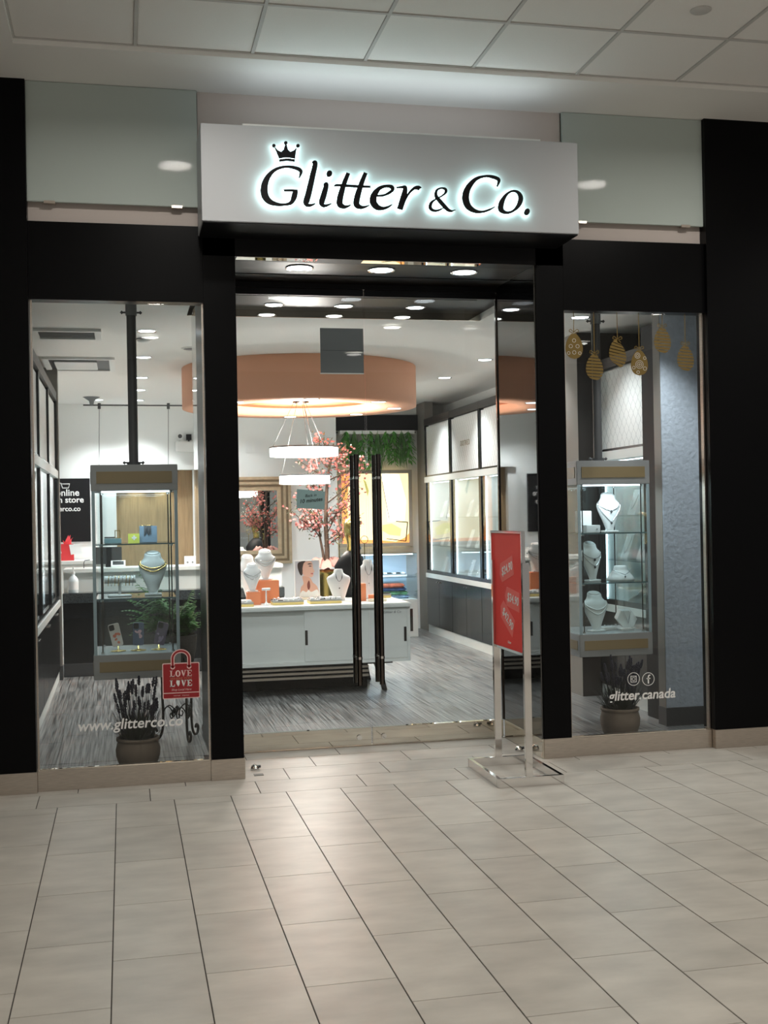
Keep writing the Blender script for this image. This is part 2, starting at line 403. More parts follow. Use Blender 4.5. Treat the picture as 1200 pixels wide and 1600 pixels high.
# --- mall ceiling: plaster border, recessed tile field with T-bars
ce = S(MB().box(-5, 6.25, ZM, 8, YF + 0.6, ZM + 0.15).box(-5, -5, ZM, -0.507, 6.25, ZM + 0.15).box(-0.507, -5, ZM + 0.05, 8, 6.25, ZM + 0.15), 'ceiling', CEI)
def cplace(o, x, y, z): o.location = (x, y, z)
_ct = None
for i in range(0, 10):
    for j in range(0, 8):
        x0 = -0.507 + 0.61 * i; y1 = 6.25 - 0.61 * j
        if _ct is None:
            o = MB().box(-0.297, -0.297, 0, 0.297, 0.297, 0.012).build('ceiling_tile', CTL, ce, local=True, bevel=0.004); _ct = o.data
        else: o = link('ceiling_tile', _ct, CTL, ce)
        o.location = (x0 + 0.305, y1 - 0.305, ZM + 0.032)
for i in range(0, 11):
    x = -0.507 + 0.61 * i
    MB().box(x - 0.009, 1.37, ZM + 0.026, x + 0.009, 6.25, ZM + 0.05).build('grid_bar', TBAR, ce)
for j in range(0, 9):
    y = 6.25 - 0.61 * j
    MB().box(-0.507, y - 0.009, ZM + 0.0255, 5.6, y + 0.009, ZM + 0.05).build('grid_bar', TBAR, ce)

# --- storefront: pillars, bands, bases
S(MB().box(-4, YF - 0.02, 0.115, -0.490, YF + 0.12, ZM), 'wall_left_pillar', BLK)
S(MB().box(3.578, YF - 0.03, 0.115, 8, YF + 0.12, ZM), 'wall_right_pillar', BLK)
S(MB().box(0.467, YF, 0.118, 0.650, YD + 0.02, 3.12), 'wall_door_left', BLK)
rp = S(MB().box(2.464, YF, 0.118, 2.640, YD + 0.02, 3.12), 'wall_door_right', BLK)
MB().box(2.452, YF + 0.012, 0.118, 2.4635, YD + 0.012, ZS).build('reveal_panel', REV, rp)
S(MB().box(0.467, YF, ZS, 2.64, YF + 0.12, 3.62), 'wall_header', BLKM)
S(MB().box(-0.489, YF, 2.72, 0.466, YF + 0.10, 3.153), 'wall_band_left', BLK)
S(MB().box(2.641, YF, 2.72, 3.577, YF + 0.10, 3.153), 'wall_band_right', BLK)
S(MB().box(-0.489, YF + 0.05, 3.153, 0.466, YF + 0.1, 3.30), 'wall_recess_left', BEI)
S(MB().box(2.641, YF + 0.05, 3.153, 3.577, YF + 0.1, 3.30), 'wall_recess_right', BEI)
S(MB().box(-4, YF + 0.125, 3.05, 8, YF + 0.45, ZM), 'wall_upper', BEI)
S(MB().box(0.452, YF + 0.03, 3.6, 2.648, YF + 0.099, ZM), 'wall_over_sign', BEI)
for i, (a, b) in enumerate(((-0.489, 0.448), (2.650, 3.577))):
    p = S(MB().box(a, YF, 3.262, b, YF + 0.02, ZM - 0.002), 'wall_glass_panel_' + ('left', 'right')[i], FRO, bevel=0.002)
    for x in (a + 0.12, b - 0.12): MB().box(x - 0.03, YF - 0.004, 3.253, x + 0.03, YF + 0.03, 3.268).build('clip', STB, p)
n = 0
def trim(*b, m=STB, bevel=0.002):
    global n; n += 1
    return S(MB().box(*b), 'trim_%d' % n, m, bevel=bevel)
trim(-4, YF - 0.026, 0.0, -0.487, YF + 0.1, 0.116)
trim(3.575, YF - 0.036, 0.0, 8, YF + 0.1, 0.116)
trim(0.463, YF - 0.006, 0.0, 0.654, YF + 0.08, 0.119)
trim(2.460, YF - 0.006, 0.0, 2.644, YF + 0.08, 0.119)
trim(2.449, YF + 0.002, 0.0, 2.4638, YD - 0.03, 0.119, m=STP)
trim(0.6505, YF + 0.002, 0.0, 0.657, YD - 0.03, 0.119, m=STP)
trim(-0.486, YF + 0.008, 0.0, 0.462, YF + 0.09, 0.112)
trim(2.645, YF + 0.008, 0.0, 3.573, YF + 0.09, 0.112)
# entry soffit, with mirror strips added for bright reflections at its front edge
so = S(MB().box(0.651, YF + 0.121, ZS, 2.451, YD - 0.03, ZS + 0.05).box(0.467, YD + 0.03, ZS, 2.64, YS, ZS + 0.05), 'ceiling_entry', SOF)
MB().box(0.66, YF + 0.002, ZS - 0.003, 1.13, YF + 0.075, ZS - 0.0005).build('added_mirror_strip', MIR, so)
MB().box(1.40, YF + 0.002, ZS - 0.003, 2.12, YF + 0.075, ZS - 0.0005).build('added_mirror_strip', MIR, so)
MB().box(0.467, YS - 0.012, ZC - 0.002, 2.64, YS - 0.001, ZS).build('edge_trim', STP, so)
for y in (7.0 + 0.22, 7.70, 7.92): MB().box(0.655, y, ZS - 0.004, 2.448, y + 0.006, ZS - 0.0005).build('joint_bead', BLKM, so)
# shop ceiling with the entry opening left out
S(MB().box(XB0, YF + 0.1, ZC, 0.466, YS, ZC + 0.1).box(2.641, YF + 0.1, ZC, XB1, YS, ZC + 0.1).box(XB0, YS, ZC, XB1, 15.1, ZC + 0.1), 'ceiling_shop', CEI)
# shop walls
S(MB().box(XB0 - 0.1, YF + 0.1, 0, XB0, 15.2, ZC), 'wall_left', WHT)
S(MB().box(XB1, YF + 0.1, 0, XB1 + 0.1, 15.2, ZC), 'wall_right', WHT)
wb = S(MB().box(XB0, 15.05, 0, XB1, 15.2, ZC), 'wall_back', WHT)
S(MB().box(1.0, 14.6, 0, 2.63, 15.049, ZC), 'wall_mirror', WHT)
S(MB().box(3.79, 14.62, 0, 3.9, 15.049, ZC), 'wall_alcove_side', TAN)
S(MB().box(2.631, 14.98, 2.60, 3.789, 15.049, 2.80), 'trim_alcove', BLKM)
S(MB().box(3.64, 7.53, 0.125, 4.19, 7.64, ZC - 0.001), 'wall_column', GRC, bevel=0.002)
S(MB().box(3.636, 7.535, 0.126, 3.6398, 7.64, ZC - 0.002), 'trim_column_edge', TAN)
S(MB().box(3.632, 7.522, 0, 4.195, 7.645, 0.125), 'baseboard_column', DGR)
S(MB().box(3.70, 7.76, 0, 4.19, 7.965, ZC - 0.12), 'trim_cabinet_end', BLKM)
# --- windows
def window(nm, x0, x1):
    p = S(MB().box(x0, YF + 0.034, 0.112, x1, YF + 0.046, 2.76), nm, GL)
    MB().box(x0 - 0.003, YF + 0.025, 0.112, x0 + 0.006, YF + 0.06, 2.80).build('mullion', STB, p)
    MB().box(x1 - 0.006, YF + 0.025, 0.112, x1 + 0.003, YF + 0.06, 2.80).build('mullion', STB, p)
    MB().box(x0, YF + 0.028, 0.108, x1, YF + 0.052, 0.118).build('glazing_channel', STP, p)
    return p
window('window_1', -0.482, 0.461); window('window_2', 2.646, 3.572)
S(MB().box(0.497, YD + 0.03, 0.01, 0.507, YS, ZC - 0.003), 'window_3', GL)
# right jamb between window and pillar
# --- doors
def door(nm, x0, x1, hx, lockx):
    d = bpy.data.objects.new(nm, None); C.objects.link(d); d['kind'] = 'structure'; ROOT[d.name] = Vector((0, 0, 0))
    MB().box(x0, YD - 0.006, 0.11, x1, YD + 0.006, 2.925).build('glass_pane', GL, d)
    MB().box(x0, YD - 0.021, 0.008, x1, YD + 0.021, 0.118).build('bottom_rail', STP, d, bevel=0.002)
    MB().box(x0, YD - 0.018, 2.915, x1, YD + 0.018, 2.957).build('top_rail', BLKM, d)
    for yo in (-0.066, 0.066):
        h = MB().cyl((hx, YD + yo, 0.40), (hx, YD + yo, 1.888), 0.0175, 16).build('pull_handle', DST, d)
        for z in (0.575, 1.735):
            MB().cyl((hx, YD + yo * 0.98, z), (hx, YD + (0.006 if yo > 0 else -0.006), z), 0.009, 10).cyl((hx, YD + yo, z - 0.008), (hx, YD + yo, z + 0.008), 0.0195, 16).build('standoff', CHR, h)
    MB().cyl((lockx, YD - 0.021, 0.058), (lockx, YD - 0.032, 0.058), 0.017, 16).build('lock_cylinder', CHR, d, bevel=0.002)
    px = x0 + 0.03 if lockx > (x0 + x1) / 2 else x1 - 0.03
    MB().box(px - 0.025, YD - 0.019, 0.0, px + 0.025, YD + 0.019, 0.0078).build('pivot', BLKM, d)
door('door_1', 0.663, 1.546, 1.468, 1.466); door('door_2', 1.556, 2.443, 1.615, 1.628)
S(MB().box(0.651, YD - 0.025, 2.96, 2.451, YD + 0.025, ZS + 0.01), 'trim_door_header', BLKM)
S(MB().box(0.651, YD - 0.03, 0.0, 2.451, YD + 0.03, 0.004), 'trim_threshold', STB)
S(MB().box(2.4445, YD - 0.012, 0.12, 2.4515, YD + 0.012, 2.955), 'trim_door_jamb', DST)

# ================================================================== MALL THINGS
# --- backlit sign
SX0, SX1, SZ0, SZ1, SY = 0.443, 2.602, 3.097, 3.625, 6.40
sg = thing('shop_sign', 'wide grey sign box with backlit black script lettering and crown over the doors', 'sign', ((SX0 + SX1) / 2, SY, SZ0))
MB().box(SX0, SY, SZ0, SX1, YF - 0.001, SZ1).build('sign_box', SGN, sg, bevel=0.003)
MB().box(SX0 + 0.005, SY + 0.008, SZ0 - 0.006, SX1 - 0.005, YF - 0.001, SZ0 - 0.0005).build('underside_panel', BLKM, sg)
z4 = lambda x, y: onY(395 + x * 0.23333, 210 + y * 0.23333, SY - 0.036)
z5 = lambda x, y: onY(650 + x / 6, 260 + y / 6, SY - 0.036)
GLY = [('G', z4, [[(311, 290, 6), (323, 246, 18), (285, 223, 17), (220, 215, 12), (150, 236, 17), (100, 287, 30), (77, 350, 40), (82, 410, 40), (115, 450, 30), (170, 468, 17), (220, 468, 12), (258, 455, 22), (276, 420, 32), (286, 378, 28)], [(208, 374, 8), (250, 374, 11), (300, 377, 11)]], []),
 ('l', z4, [[(398, 188, 6), (419, 192, 26), (400, 280, 32), (375, 390, 35), (359, 450, 35), (368, 472, 20), (395, 472, 12), (418, 462, 5)]], []),
 ('i', z4, [[(474, 336, 5), (493, 334, 24), (480, 390, 32), (463, 450, 33), (472, 475, 19), (500, 474, 12), (526, 463, 4)]], [(513, 262, 19, 22, 0.3)]),
 ('t', z4, [[(640, 258, 22), (612, 330, 28), (586, 420, 34), (584, 466, 33), (612, 484, 20), (640, 480, 10), (658, 470, 4)], [(548, 347, 6), (562, 339, 11), (620, 342, 13), (672, 345, 13)]], []),
 ('t', z4, [[(756, 256, 22), (727, 330, 28), (700, 420, 34), (696, 468, 33), (725, 487, 20), (755, 484, 10), (782, 473, 4)], [(672, 345, 13), (720, 348, 13), (788, 350, 10)]], []),
 ('e', z4, [[(812, 410, 8), (880, 406, 11), (932, 376, 18), (932, 352, 20), (895, 345, 15), (850, 360, 22), (815, 402, 36), (807, 450, 38), (832, 485, 32), (870, 495, 18), (905, 486, 12), (933, 470, 4)]], []),
 ('r', z4, [[(963, 356, 6), (1000, 352, 12), (1021, 358, 22), (1010, 420, 34), (985, 500, 32)], [(1008, 468, 8), (1040, 402, 12), (1080, 361, 16), (1108, 356, 22), (1120, 366, 24)]], []),
 ('ampersand', z5, [[(370, 408, 5), (330, 418, 16), (290, 395, 26), (230, 330, 30), (190, 275, 24), (195, 225, 18), (235, 203, 12), (275, 210, 18), (280, 240, 20), (245, 275, 12), (190, 305, 12), (145, 340, 22), (135, 385, 24), (165, 412, 18), (215, 410, 14), (262, 385, 8)]], []),
 ('C', z5, [[(762, 188, 8), (778, 125, 24), (720, 97, 24), (650, 90, 16), (560, 120, 30), (490, 200, 48), (466, 290, 54), (490, 370, 48), (550, 415, 30), (620, 425, 16), (690, 405, 14), (742, 378, 5)]], []),
 ('o', z5, [None], []),
 ('full_stop', z5, [], [(1042, 425, 25, 32, 0.4)])]
OCL = [(798, 400, 48), (845, 432, 26), (905, 420, 22), (960, 368, 38), (984, 300, 44), (962, 246, 30), (910, 229, 18), (850, 262, 26), (807, 330, 46)]
def sign_letter(nm, fn, strokes, blobs, extra=None):
    strokes = [s if s is None else [(a, b, c * 1.14 + 1.5) for a, b, c in s] for s in strokes]
    for part, m, y0, th in (('front', BLKM, 0.0, 0.012), ('halo', HAL, 0.0125, 0.006)):
        mb = MB(); off = Vector((0, y0, 0)); f2 = lambda x, y: fn(x, y) + off
        for s in strokes:
            if s is None: stroke(mb, OCL, f2, (0, 1, 0), th, closed=True)
            else: stroke(mb, s, f2, (0, 1, 0), th)
        for b in blobs: blob(mb, *b, f2, (0, 1, 0), th)
        if extra: extra(mb, f2, th)
        if part == 'front': fo = mb.build(nm, m, sg)
        else: mb.build('halo_light', m, fo)
for nm, fn, st, bl in GLY: sign_letter('letter' if len(nm) == 1 else nm, fn, st, bl)
def crown_x(mb, fn, th):
    top = [(140, 76), (168, 106), (190, 116), (206, 102), (216, 66), (226, 66), (236, 102), (252, 116), (276, 106), (304, 76)]
    bot = [(150, 96), (168, 138), (176, 161), (195, 157), (212, 154), (230, 154), (248, 155), (268, 158), (283, 161), (292, 100)]
    mb.ribbon([fn(*p) for p in top], [fn(*p) for p in bot], (0, 1, 0), th)
sign_letter('crown', z4, [[(177, 174, 13), (230, 168, 13), (282, 174, 13)]], [(141, 75, 12, 12, 0), (221, 56, 12, 12, 0), (303, 75, 12, 12, 0)], crown_x)
MB().box(0.67, SY + 0.01, SZ1, 2.38, SY + 0.07, SZ1 + 0.012).build('top_light_strip', WHT, sg)
lamp(sg, 'AREA', (1.55, SY + 0.04, SZ1 + 0.02), 1.2, (0.80, 0.93, 1.0), 1.7, rot=(math.pi, 0, 0), sy=0.05)

# --- mall downlights and ceiling disc
def mall_light(x, y, label, power):
    t = thing('mall_downlight', label, 'ceiling light', (x, y, ZM + 0.026), group='mall ceiling downlights')
    mm = MB().lathe([(0.115, -0.004), (0.138, -0.008), (0.14, 0.0), (0.115, 0.0)], (x, y, ZM + 0.026), 28).build('trim_ring', WHT, t)
    MB().lathe([(0.001, 0.0), (0.115, 0.0), (0.115, -0.002), (0.001, -0.002)], (x, y, ZM + 0.026), 28).build('lens', LGM, t)
    lamp(t, 'AREA', (x, y, ZM + 0.018), power, (1.0, 0.955, 0.89), 0.225, spread=165)
mall_light(0.395, 5.22, 'round mall downlight reflected in the grey-green glass panel left of the sign', MALL_W * 0.85)
mall_light(3.48, 5.22, 'round mall downlight reflected in the grey-green glass panel right of the sign', MALL_W * 0.85)
for j, (yy, rn) in enumerate(((5.22, 'row along the storefront'), (2.6, 'row just ahead of the camera'), (0.0, 'row above the camera'), (-2.6, 'row behind the camera'))):
    for i, (xx, cn) in enumerate(((-2.7, 'leftmost'), (0.395, 'left middle'), (3.48, 'right middle'), (6.57, 'rightmost'))):
        if not (j == 0 and i in (1, 2)): mall_light(xx, yy, 'added mall downlight out of view, %s one of the %s' % (cn, rn), MALL_W * (0.85, 0.6, 0.95, 0.95)[j])  # unseen lamps added so the mall floor and ceiling are evenly lit
p = onZ(1095, 16, ZM + 0.03)
cd = thing('ceiling_cover_disc', 'small round cover plate in the white tile ceiling, upper right', 'ceiling disc', (p.x, p.y, ZM + 0.02))
MB().lathe([(0.052, 0.004), (0.052, 0.0), (0.046, -0.004), (0.001, -0.005)], (p.x, p.y, ZM + 0.028), 24).build('plate', TBAR, cd)
MB().lathe([(0.058, 0.008), (0.058, 0.005), (0.052, 0.004)], (p.x, p.y, ZM + 0.028), 24).build('rim', WHT, cd)

# --- poster stand
ps = thing('poster_stand', 'chrome floor stand holding a red price poster in front of the right-hand door pillar', 'poster stand', (2.14, 6.40, 0))
bx0, bx1, by0, by1 = 1.958, 2.338, 6.11, 6.69
mb = MB().box(bx0, by0, 0, bx1, by0 + 0.022, 0.05).box(bx0, by1 - 0.022, 0, bx1, by1, 0.05).box(bx0, by0 + 0.022, 0, bx0 + 0.022, by1 - 0.022, 0.05).box(bx1 - 0.022, by0 + 0.022, 0, bx1, by1 - 0.022, 0.05)
mb.build('base_frame', CHR, ps, bevel=0.0015)
for y in (by0 + 0.012, by1 - 0.03): MB().box(2.118, y - 0.012, 0.05, 2.158, y + 0.014, 1.215).build('upright', CHR, ps, bevel=0.002)
fr = MB().frame((2.128, 6.705, 0.705), (0, -1, 0), (0, 0, 1), (1, 0, 0), 0.555, 0.685, 0.014, 0.022).build('poster_frame', CHR, ps)
po = MB().box(2.133, 6.163, 0.719, 2.143, 6.692, 1.376).build('poster', RED, ps)
poY = lambda u, v: Vector((2.1325, 6.692 - u * 0.529, 1.376 - v * 0.657))     # u 0..1 left to right, v 0..1 downwards
for (u, v, a, tx) in ((0.50, 0.315, 14, '$24.90'), (0.68, 0.565, -6, '$34.90'), (0.50, 0.735, -27, '$42.90')):
    ca, sa = math.cos(math.radians(a)), math.sin(math.radians(a))
    def pt(x, z, c=poY(u, v), ca=ca, sa=sa): return c + Vector((0, -(x * ca - z * sa), x * sa + z * ca))
    tg_ = MB().prism([pt(-0.13, 0), pt(-0.10, 0.055), pt(0.125, 0.055), pt(0.125, -0.055), pt(-0.10, -0.055)], (-1, 0, 0), 0.001).build('price_tag', RED2, po)
    text('price_lettering', tx, 0.068, DWH, pt(0.012, 0) + Vector((-0.0018, 0, 0)), (0, -ca, sa), (0, sa, ca), po, ext=0.0004, bold=0.0009, shear=0.12, spacing=1.05)
text('small_lettering', 'Glitter', 0.022, DWH, poY(0.56, 0.945) + Vector((-0.0012, 0, 0)), (0, -1, 0), (0, 0, 1), po, ext=0.0003, shear=0.2)

# --- door stops and floor plate
def stop(x, y, label):
    t = thing('door_stop', label, 'door stop', (x, y, 0))
    MB().lathe([(0.026, 0), (0.026, 0.008), (0.02, 0.024), (0.008, 0.032)], (x, y, 0), 20).build('dome', CHR, t)
    MB().cyl((x + 0.01, y, 0.018), (x + 0.034, y - 0.004, 0.018), 0.008, 10).build('bumper', DGR, t)
stop(0.735, 6.99, 'small chrome dome door stop on the tiles by the left door pillar')
stop(2.395, 7.04, 'small chrome dome door stop on the tiles behind the poster stand')
MB().box(0.712, 6.815, 0.0, 0.768, 6.862, 0.003).build('floor_plate', mat('worn_metal', (0.20, 0.19, 0.17), 0.6, metal=0.3), label='small square metal floor plate set in the tiles beside the left door stop', cat='floor plate', bevel=0.001)

# --- notices on the doors
nt_ = thing('door_notice', 'small pale blue handwritten ten-minutes notice taped inside the left door', 'notice', (1.178, YD + 0.009, 1.53))
P = [onY(464, 764, YD + 0.0075), onY(508, 768, YD + 0.0075), onY(507, 796, YD + 0.0075), onY(463, 794, YD + 0.0075)]
MB().prism(P, (0, 1, 0), 0.0015).build('card', SKY, nt_)
rt = (P[1] - P[0]).normalized(); c0 = (P[0] + P[1] + P[2] + P[3]) / 4; upv = Vector((0, 0, 1))
text('upper_line', 'Back in', 0.026, BLKM, c0 + Vector((0, -0.001, 0.026)), (1, 0, 0.08), (-0.08, 0, 1), nt_, ext=0.0003, shear=0.25)
text('lower_line', '10 minutes', 0.034, BLKM, c0 + Vector((0, -0.001, -0.006)), (1, 0, 0.10), (-0.10, 0, 1), nt_, ext=0.0003, shear=0.25, bold=0.0006)
gc = thing('door_card', 'plain grey square card fixed inside the top of the left door', 'card', (1.40, YD + 0.01, 2.42))
MB().box(1.262, YD + 0.008, 2.42, 1.546, YD + 0.011, 2.71).build('card', MGR, gc)
MB().box(1.262, YD + 0.0065, 2.565, 1.546, YD + 0.0078, 2.567).build('fold_line', DGR, gc)
MB().box(1.258, YD + 0.0065, 2.413, 1.546, YD + 0.012, 2.4195).build('bottom_edge', DWH, gc)

# --- window decals (on the outside of the panes)
YG = YF + 0.033
def decal_line(body, size, px0, px1, label, **k):
    a, b = onY(*px0, YG), onY(*px1, YG)
    text('window_lettering', body, size, DWH, (a + b) / 2, (b - a), (0, 0, 1), ext=0.0005, label=label, cat='lettering', **k)
decal_line('www.glitterco.co', 0.083, (118, 1136), (288, 1126), 'white web address lettering low on the left window glass', shear=0.16, bold=0.0012)
decal_line('glitter.canada', 0.083, (949, 1089), (1057, 1083), 'white social handle lettering low on the right window glass', shear=0.16, bold=0.0016)
def ringp(mb, cx, cz, r0, r1, y, th, n=28):
    L = [Vector((cx + r0 * math.cos(2 * math.pi * i / n), y, cz + r0 * math.sin(2 * math.pi * i / n))) for i in range(n + 1)]
    R = [Vector((cx + r1 * math.cos(2 * math.pi * i / n), y, cz + r1 * math.sin(2 * math.pi * i / n))) for i in range(n + 1)]
    mb.ribbon(L, R, (0, 1, 0), th); return mb
for q, (px, lab) in enumerate((((990, 1061), 'white round photo-camera icon on the right window glass'), ((1013, 1061), 'white round letter f icon on the right window glass'))):
    c = onY(*px, YG); mb = ringp(MB(), c.x, c.z, 0.0375, 0.041, YG - 0.0006, 0.0006)
    if q == 0:
        mb.frame((c.x - 0.02, YG - 0.0006, c.z - 0.02), (1, 0, 0), (0, 0, 1), (0, 1, 0), 0.04, 0.04, 0.004, 0.0006); ringp(mb, c.x, c.z, 0.0085, 0.0115, YG - 0.0006, 0.0006, 18)
        mb.box(c.x + 0.010, YG - 0.0006, c.z + 0.011, c.x + 0.014, YG, c.z + 0.015)
    else:
        stroke(mb, [(0.014, 0.024, 0.007), (0.004, 0.022, 0.008), (0.0, 0.012, 0.009), (0.0, -0.010, 0.009), (0.0, -0.028, 0.009)], lambda x, y, c=c: Vector((c.x + x, YG - 0.0006, c.z + y)), (0, 1, 0), 0.0006)
        mb.box(c.x - 0.012, YG - 0.0006, c.z + 0.000, c.x + 0.013, YG, c.z + 0.007)
    mb.build('window_icon', DWH, label=lab, cat='icon')
# red shopping bag decal
bg0 = onY(254, 1093, YG); bz0, bz1 = 0.472, 0.675; bxa, bxb = 0.200, 0.409; cx = 0.3045
rb = thing('bag_decal', 'red shopping-bag shaped sticker with love lettering on the left window', 'sticker', (cx, YG, bz0))
def rrect(x0, z0, x1, z1, r, n=4):
    o = []
    for (a, b, s) in ((x1 - r, z1 - r, 0), (x0 + r, z1 - r, 1), (x0 + r, z0 + r, 2), (x1 - r, z0 + r, 3)):
        o += [(a + r * math.cos(math.pi / 2 * (s + i / n)), b + r * math.sin(math.pi / 2 * (s + i / n))) for i in range(n + 1)]
    return o
MB().prism([(x, YG, z) for x, z in rrect(bxa, bz0, bxb, bz1, 0.008)], (0, -1, 0), 0.0006).build('outline', PNK, rb)
MB().prism([(x, YG - 0.0007, z) for x, z in rrect(bxa + 0.005, bz0 + 0.005, bxb - 0.005, bz1 - 0.005, 0.006)], (0, -1, 0), 0.0006).build('bag_face', DRED, rb)
hp = [(cx - 0.046, 0.652), (cx - 0.046, 0.70)] + [(cx - 0.046 * math.cos(math.pi * i / 10), 0.70 + 0.042 * math.sin(math.pi * i / 10)) for i in range(1, 10)] + [(cx + 0.046, 0.70), (cx + 0.046, 0.652)]
for wd, m, yo, nm in ((0.021, PNK, 0.0014, 'handle_outline'), (0.011, DRED, 0.0021, 'handle')):
    mb = MB(); stroke(mb, [(x, z, wd) for x, z in hp], lambda x, z, yo=yo: Vector((x, YG - yo, z)), (0, -1, 0), 0.0006, n=3)
    for sx_ in (-1, 1): blob(mb, cx + 0.046 * sx_, 0.652, wd * 0.62, wd * 0.62, 0, lambda x, z, yo=yo: Vector((x, YG - yo, z)), (0, -1, 0), 0.0006, 12)
    mb.build(nm, m, rb)
MB().box(bxa + 0.004, YG - 0.0021, 0.503, bxb - 0.004, YG - 0.0014, 0.5075).build('band', PNK, rb)
def slab_word(word, x0, z, hgt, wid):     # heavy slab-serif capitals
    mb = MB(); y0, y1 = YG - 0.0021, YG - 0.0014; x = x0
    for ch in word:
        t = wid * 0.30; s = hgt * 0.14
        fn = lambda a, b: Vector((a, y0, b))
        if ch == 'L': mb.box(x + t * .5, y0, z, x + t * 1.4, y1, z + hgt).box(x, y0, z, x + wid, y1, z + s).box(x, y0, z + hgt - s * .6, x + t * 1.9, y1, z + hgt).box(x + wid - t * .4, y0, z, x + wid, y1, z + hgt * .35)
        if ch == 'E': mb.box(x + t * .5, y0, z, x + t * 1.4, y1, z + hgt).box(x, y0, z, x + wid, y1, z + s * .8).box(x, y0, z + hgt - s * .8, x + wid, y1, z + hgt).box(x + t, y0, z + hgt * .45, x + wid * .75, y1, z + hgt * .57).box(x + wid - t * .35, y0, z, x + wid, y1, z + hgt * .32).box(x + wid - t * .35, y0, z + hgt * .7, x + wid, y1, z + hgt)
        if ch == 'V': stroke(mb, [(x + wid * .18, z + hgt, t * 1.0), (x + wid * .5, z + hgt * .06, t * .9)], fn, (0, 1, 0), 0.0007); stroke(mb, [(x + wid * .5, z + hgt * .03, t * .4), (x + wid * .86, z + hgt, t * .45)], fn, (0, 1, 0), 0.0007); mb.box(x - t * .1, y0, z + hgt - s * .5, x + wid * .42, y1, z + hgt).box(x + wid * .65, y0, z + hgt - s * .5, x + wid * 1.05, y1, z + hgt)
        if ch == 'O': stroke(mb, [(x + wid * (.5 + .36 * math.cos(q)), z + hgt * (.5 + .44 * math.sin(q)), t * (.45 + .6 * abs(math.cos(q)))) for q in [2 * math.pi * i / 10 for i in range(10)]], fn, (0, 1, 0), 0.0007, closed=True)
        if ch == 'I': mb.prism([(x + wid * .2, y0, z + hgt), (x + wid * .85, y0, z + hgt * .95), (x + wid * .8, y0, z + hgt * .35), (x + wid * .55, y0, z), (x + wid * .35, y0, z + hgt * .2), (x + wid * .12, y0, z + hgt * .6)], (0, 1, 0), 0.0007)
        x += wid * 1.16
    return mb
slab_word('LOVE', cx - 0.063, 0.597, 0.036, 0.0275).build('love_lettering', PNK, rb)
slab_word('LIVE', cx - 0.063, 0.541, 0.036, 0.0275).build('live_lettering', DWH, rb)
text('small_line', 'WHERE YOU', 0.019, mat('decal_rust', (0.42, 0.16, 0.10), 0.5), (cx - 0.001, YG - 0.0016, 0.585), (1, 0, 0), (0, 0, 1), rb, ext=0.0003, sx=1.1)
text('script_line', 'Shop Local Here', 0.0165, PNK, (cx, YG - 0.0016, 0.523), (1, 0, 0), (0, 0, 1), rb, ext=0.0003, shear=0.3)
text('footer_line', 'love local    shop local', 0.0095, PNK, (cx, YG - 0.0016, 0.490), (1, 0, 0), (0, 0, 1), rb, ext=0.0003)

# gold egg decals hanging in the right window
def egg_half(v): return math.sqrt(max(0, 1 - v * v)) * (0.5 - 0.09 * v)
EG = [((897, 541), 'dots', 'gold egg sticker with pale rings, leftmost on the right window'), ((929, 574), 'stripe', 'gold striped egg sticker hanging lowest, second from left on the right window'),
      ((965, 552), 'slant', 'gold egg sticker with slanting stripes, third from left on the right window'), ((999, 567), 'rings', 'gold egg sticker with pale concentric circles on the right window'),
      ((1035, 532), 'stripe', 'gold striped egg sticker hanging highest on the right window'), ((1071, 560), 'stripe', 'gold striped egg sticker, rightmost on the right window')]
for (px, kind, lab) in EG:
    c = onY(*px, YG); Hh, Wd = 0.078, 0.112
    t = thing('egg_decal', lab, 'sticker', (c.x, YG, c.z - Hh), group='gold egg stickers on the right window')
    mb = MB(); nb = 8 if kind in ('stripe', 'slant') else 1; NX = 8
    for b in range(nb):
        g = 0.03 if nb > 1 else 0
        v0, v1 = -1 + 2 * b / nb + g, -1 + 2 * (b + 1) / nb - (g if b < nb - 1 else 0)
        K = 4 if nb > 1 else 24
        Lp, Rp = [], []
        for i in range(K + 1):
            v = v0 + (v1 - v0) * i / K; h = max(egg_half(max(-0.999, min(0.999, v))), 0.02) * Wd
            sl = (0.012 if kind == 'slant' else 0.003) if nb > 1 else 0
            Lp.append(Vector((c.x - h, YG - 0.0006, c.z + v * Hh + sl))); Rp.append(Vector((c.x + h, YG - 0.0006, c.z + v * Hh - sl)))
        mb.ribbon(Lp, Rp, (0, 1, 0), 0.0006)
    mb.build('egg_shape', EGG, t)
    zt = c.z + Hh; MB().box(c.x - 0.0022, YG - 0.0006, zt, c.x + 0.0022, YG, 2.718).build('string', EGG, t)
    mb = MB()
    for s_ in (-1, 1): stroke(mb, [(0, 0.008, 0.004), (0.022 * s_, 0.026, 0.004), (0.03 * s_, 0.012, 0.004), (0.008 * s_, 0.004, 0.004), (0.024 * s_, -0.012, 0.004)], lambda x, z, c=c, zt=zt: Vector((c.x + x, YG - 0.0008, zt + z)), (0, 1, 0), 0.0006, n=4)
    mb.build('bow', EGG, t)
    if kind in ('dots', 'rings'):
        mb = MB()
        sp = [(0, 0.035, .012), (-.022, 0.0, .012), (.022, 0.0, .012), (0, -.038, .012), (-.036, -.042, .010), (.036, -.042, .010)] if kind == 'dots' else [(0, -.01, .026), (0, -.01, .016), (-.012, 0.045, .018), (-.012, 0.045, .009), (.036, .03, .010), (.036, -.035, .012), (-.038, -.03, .010), (-.01, -.058, .010), (0, -.01, .006)]
        for (dx, dz, r) in sp: ringp(mb, c.x + dx, c.z + dz, r - 0.002, r, YG - 0.0014, 0.0006, 18)
        mb.build('pattern_rings', DWH, t)

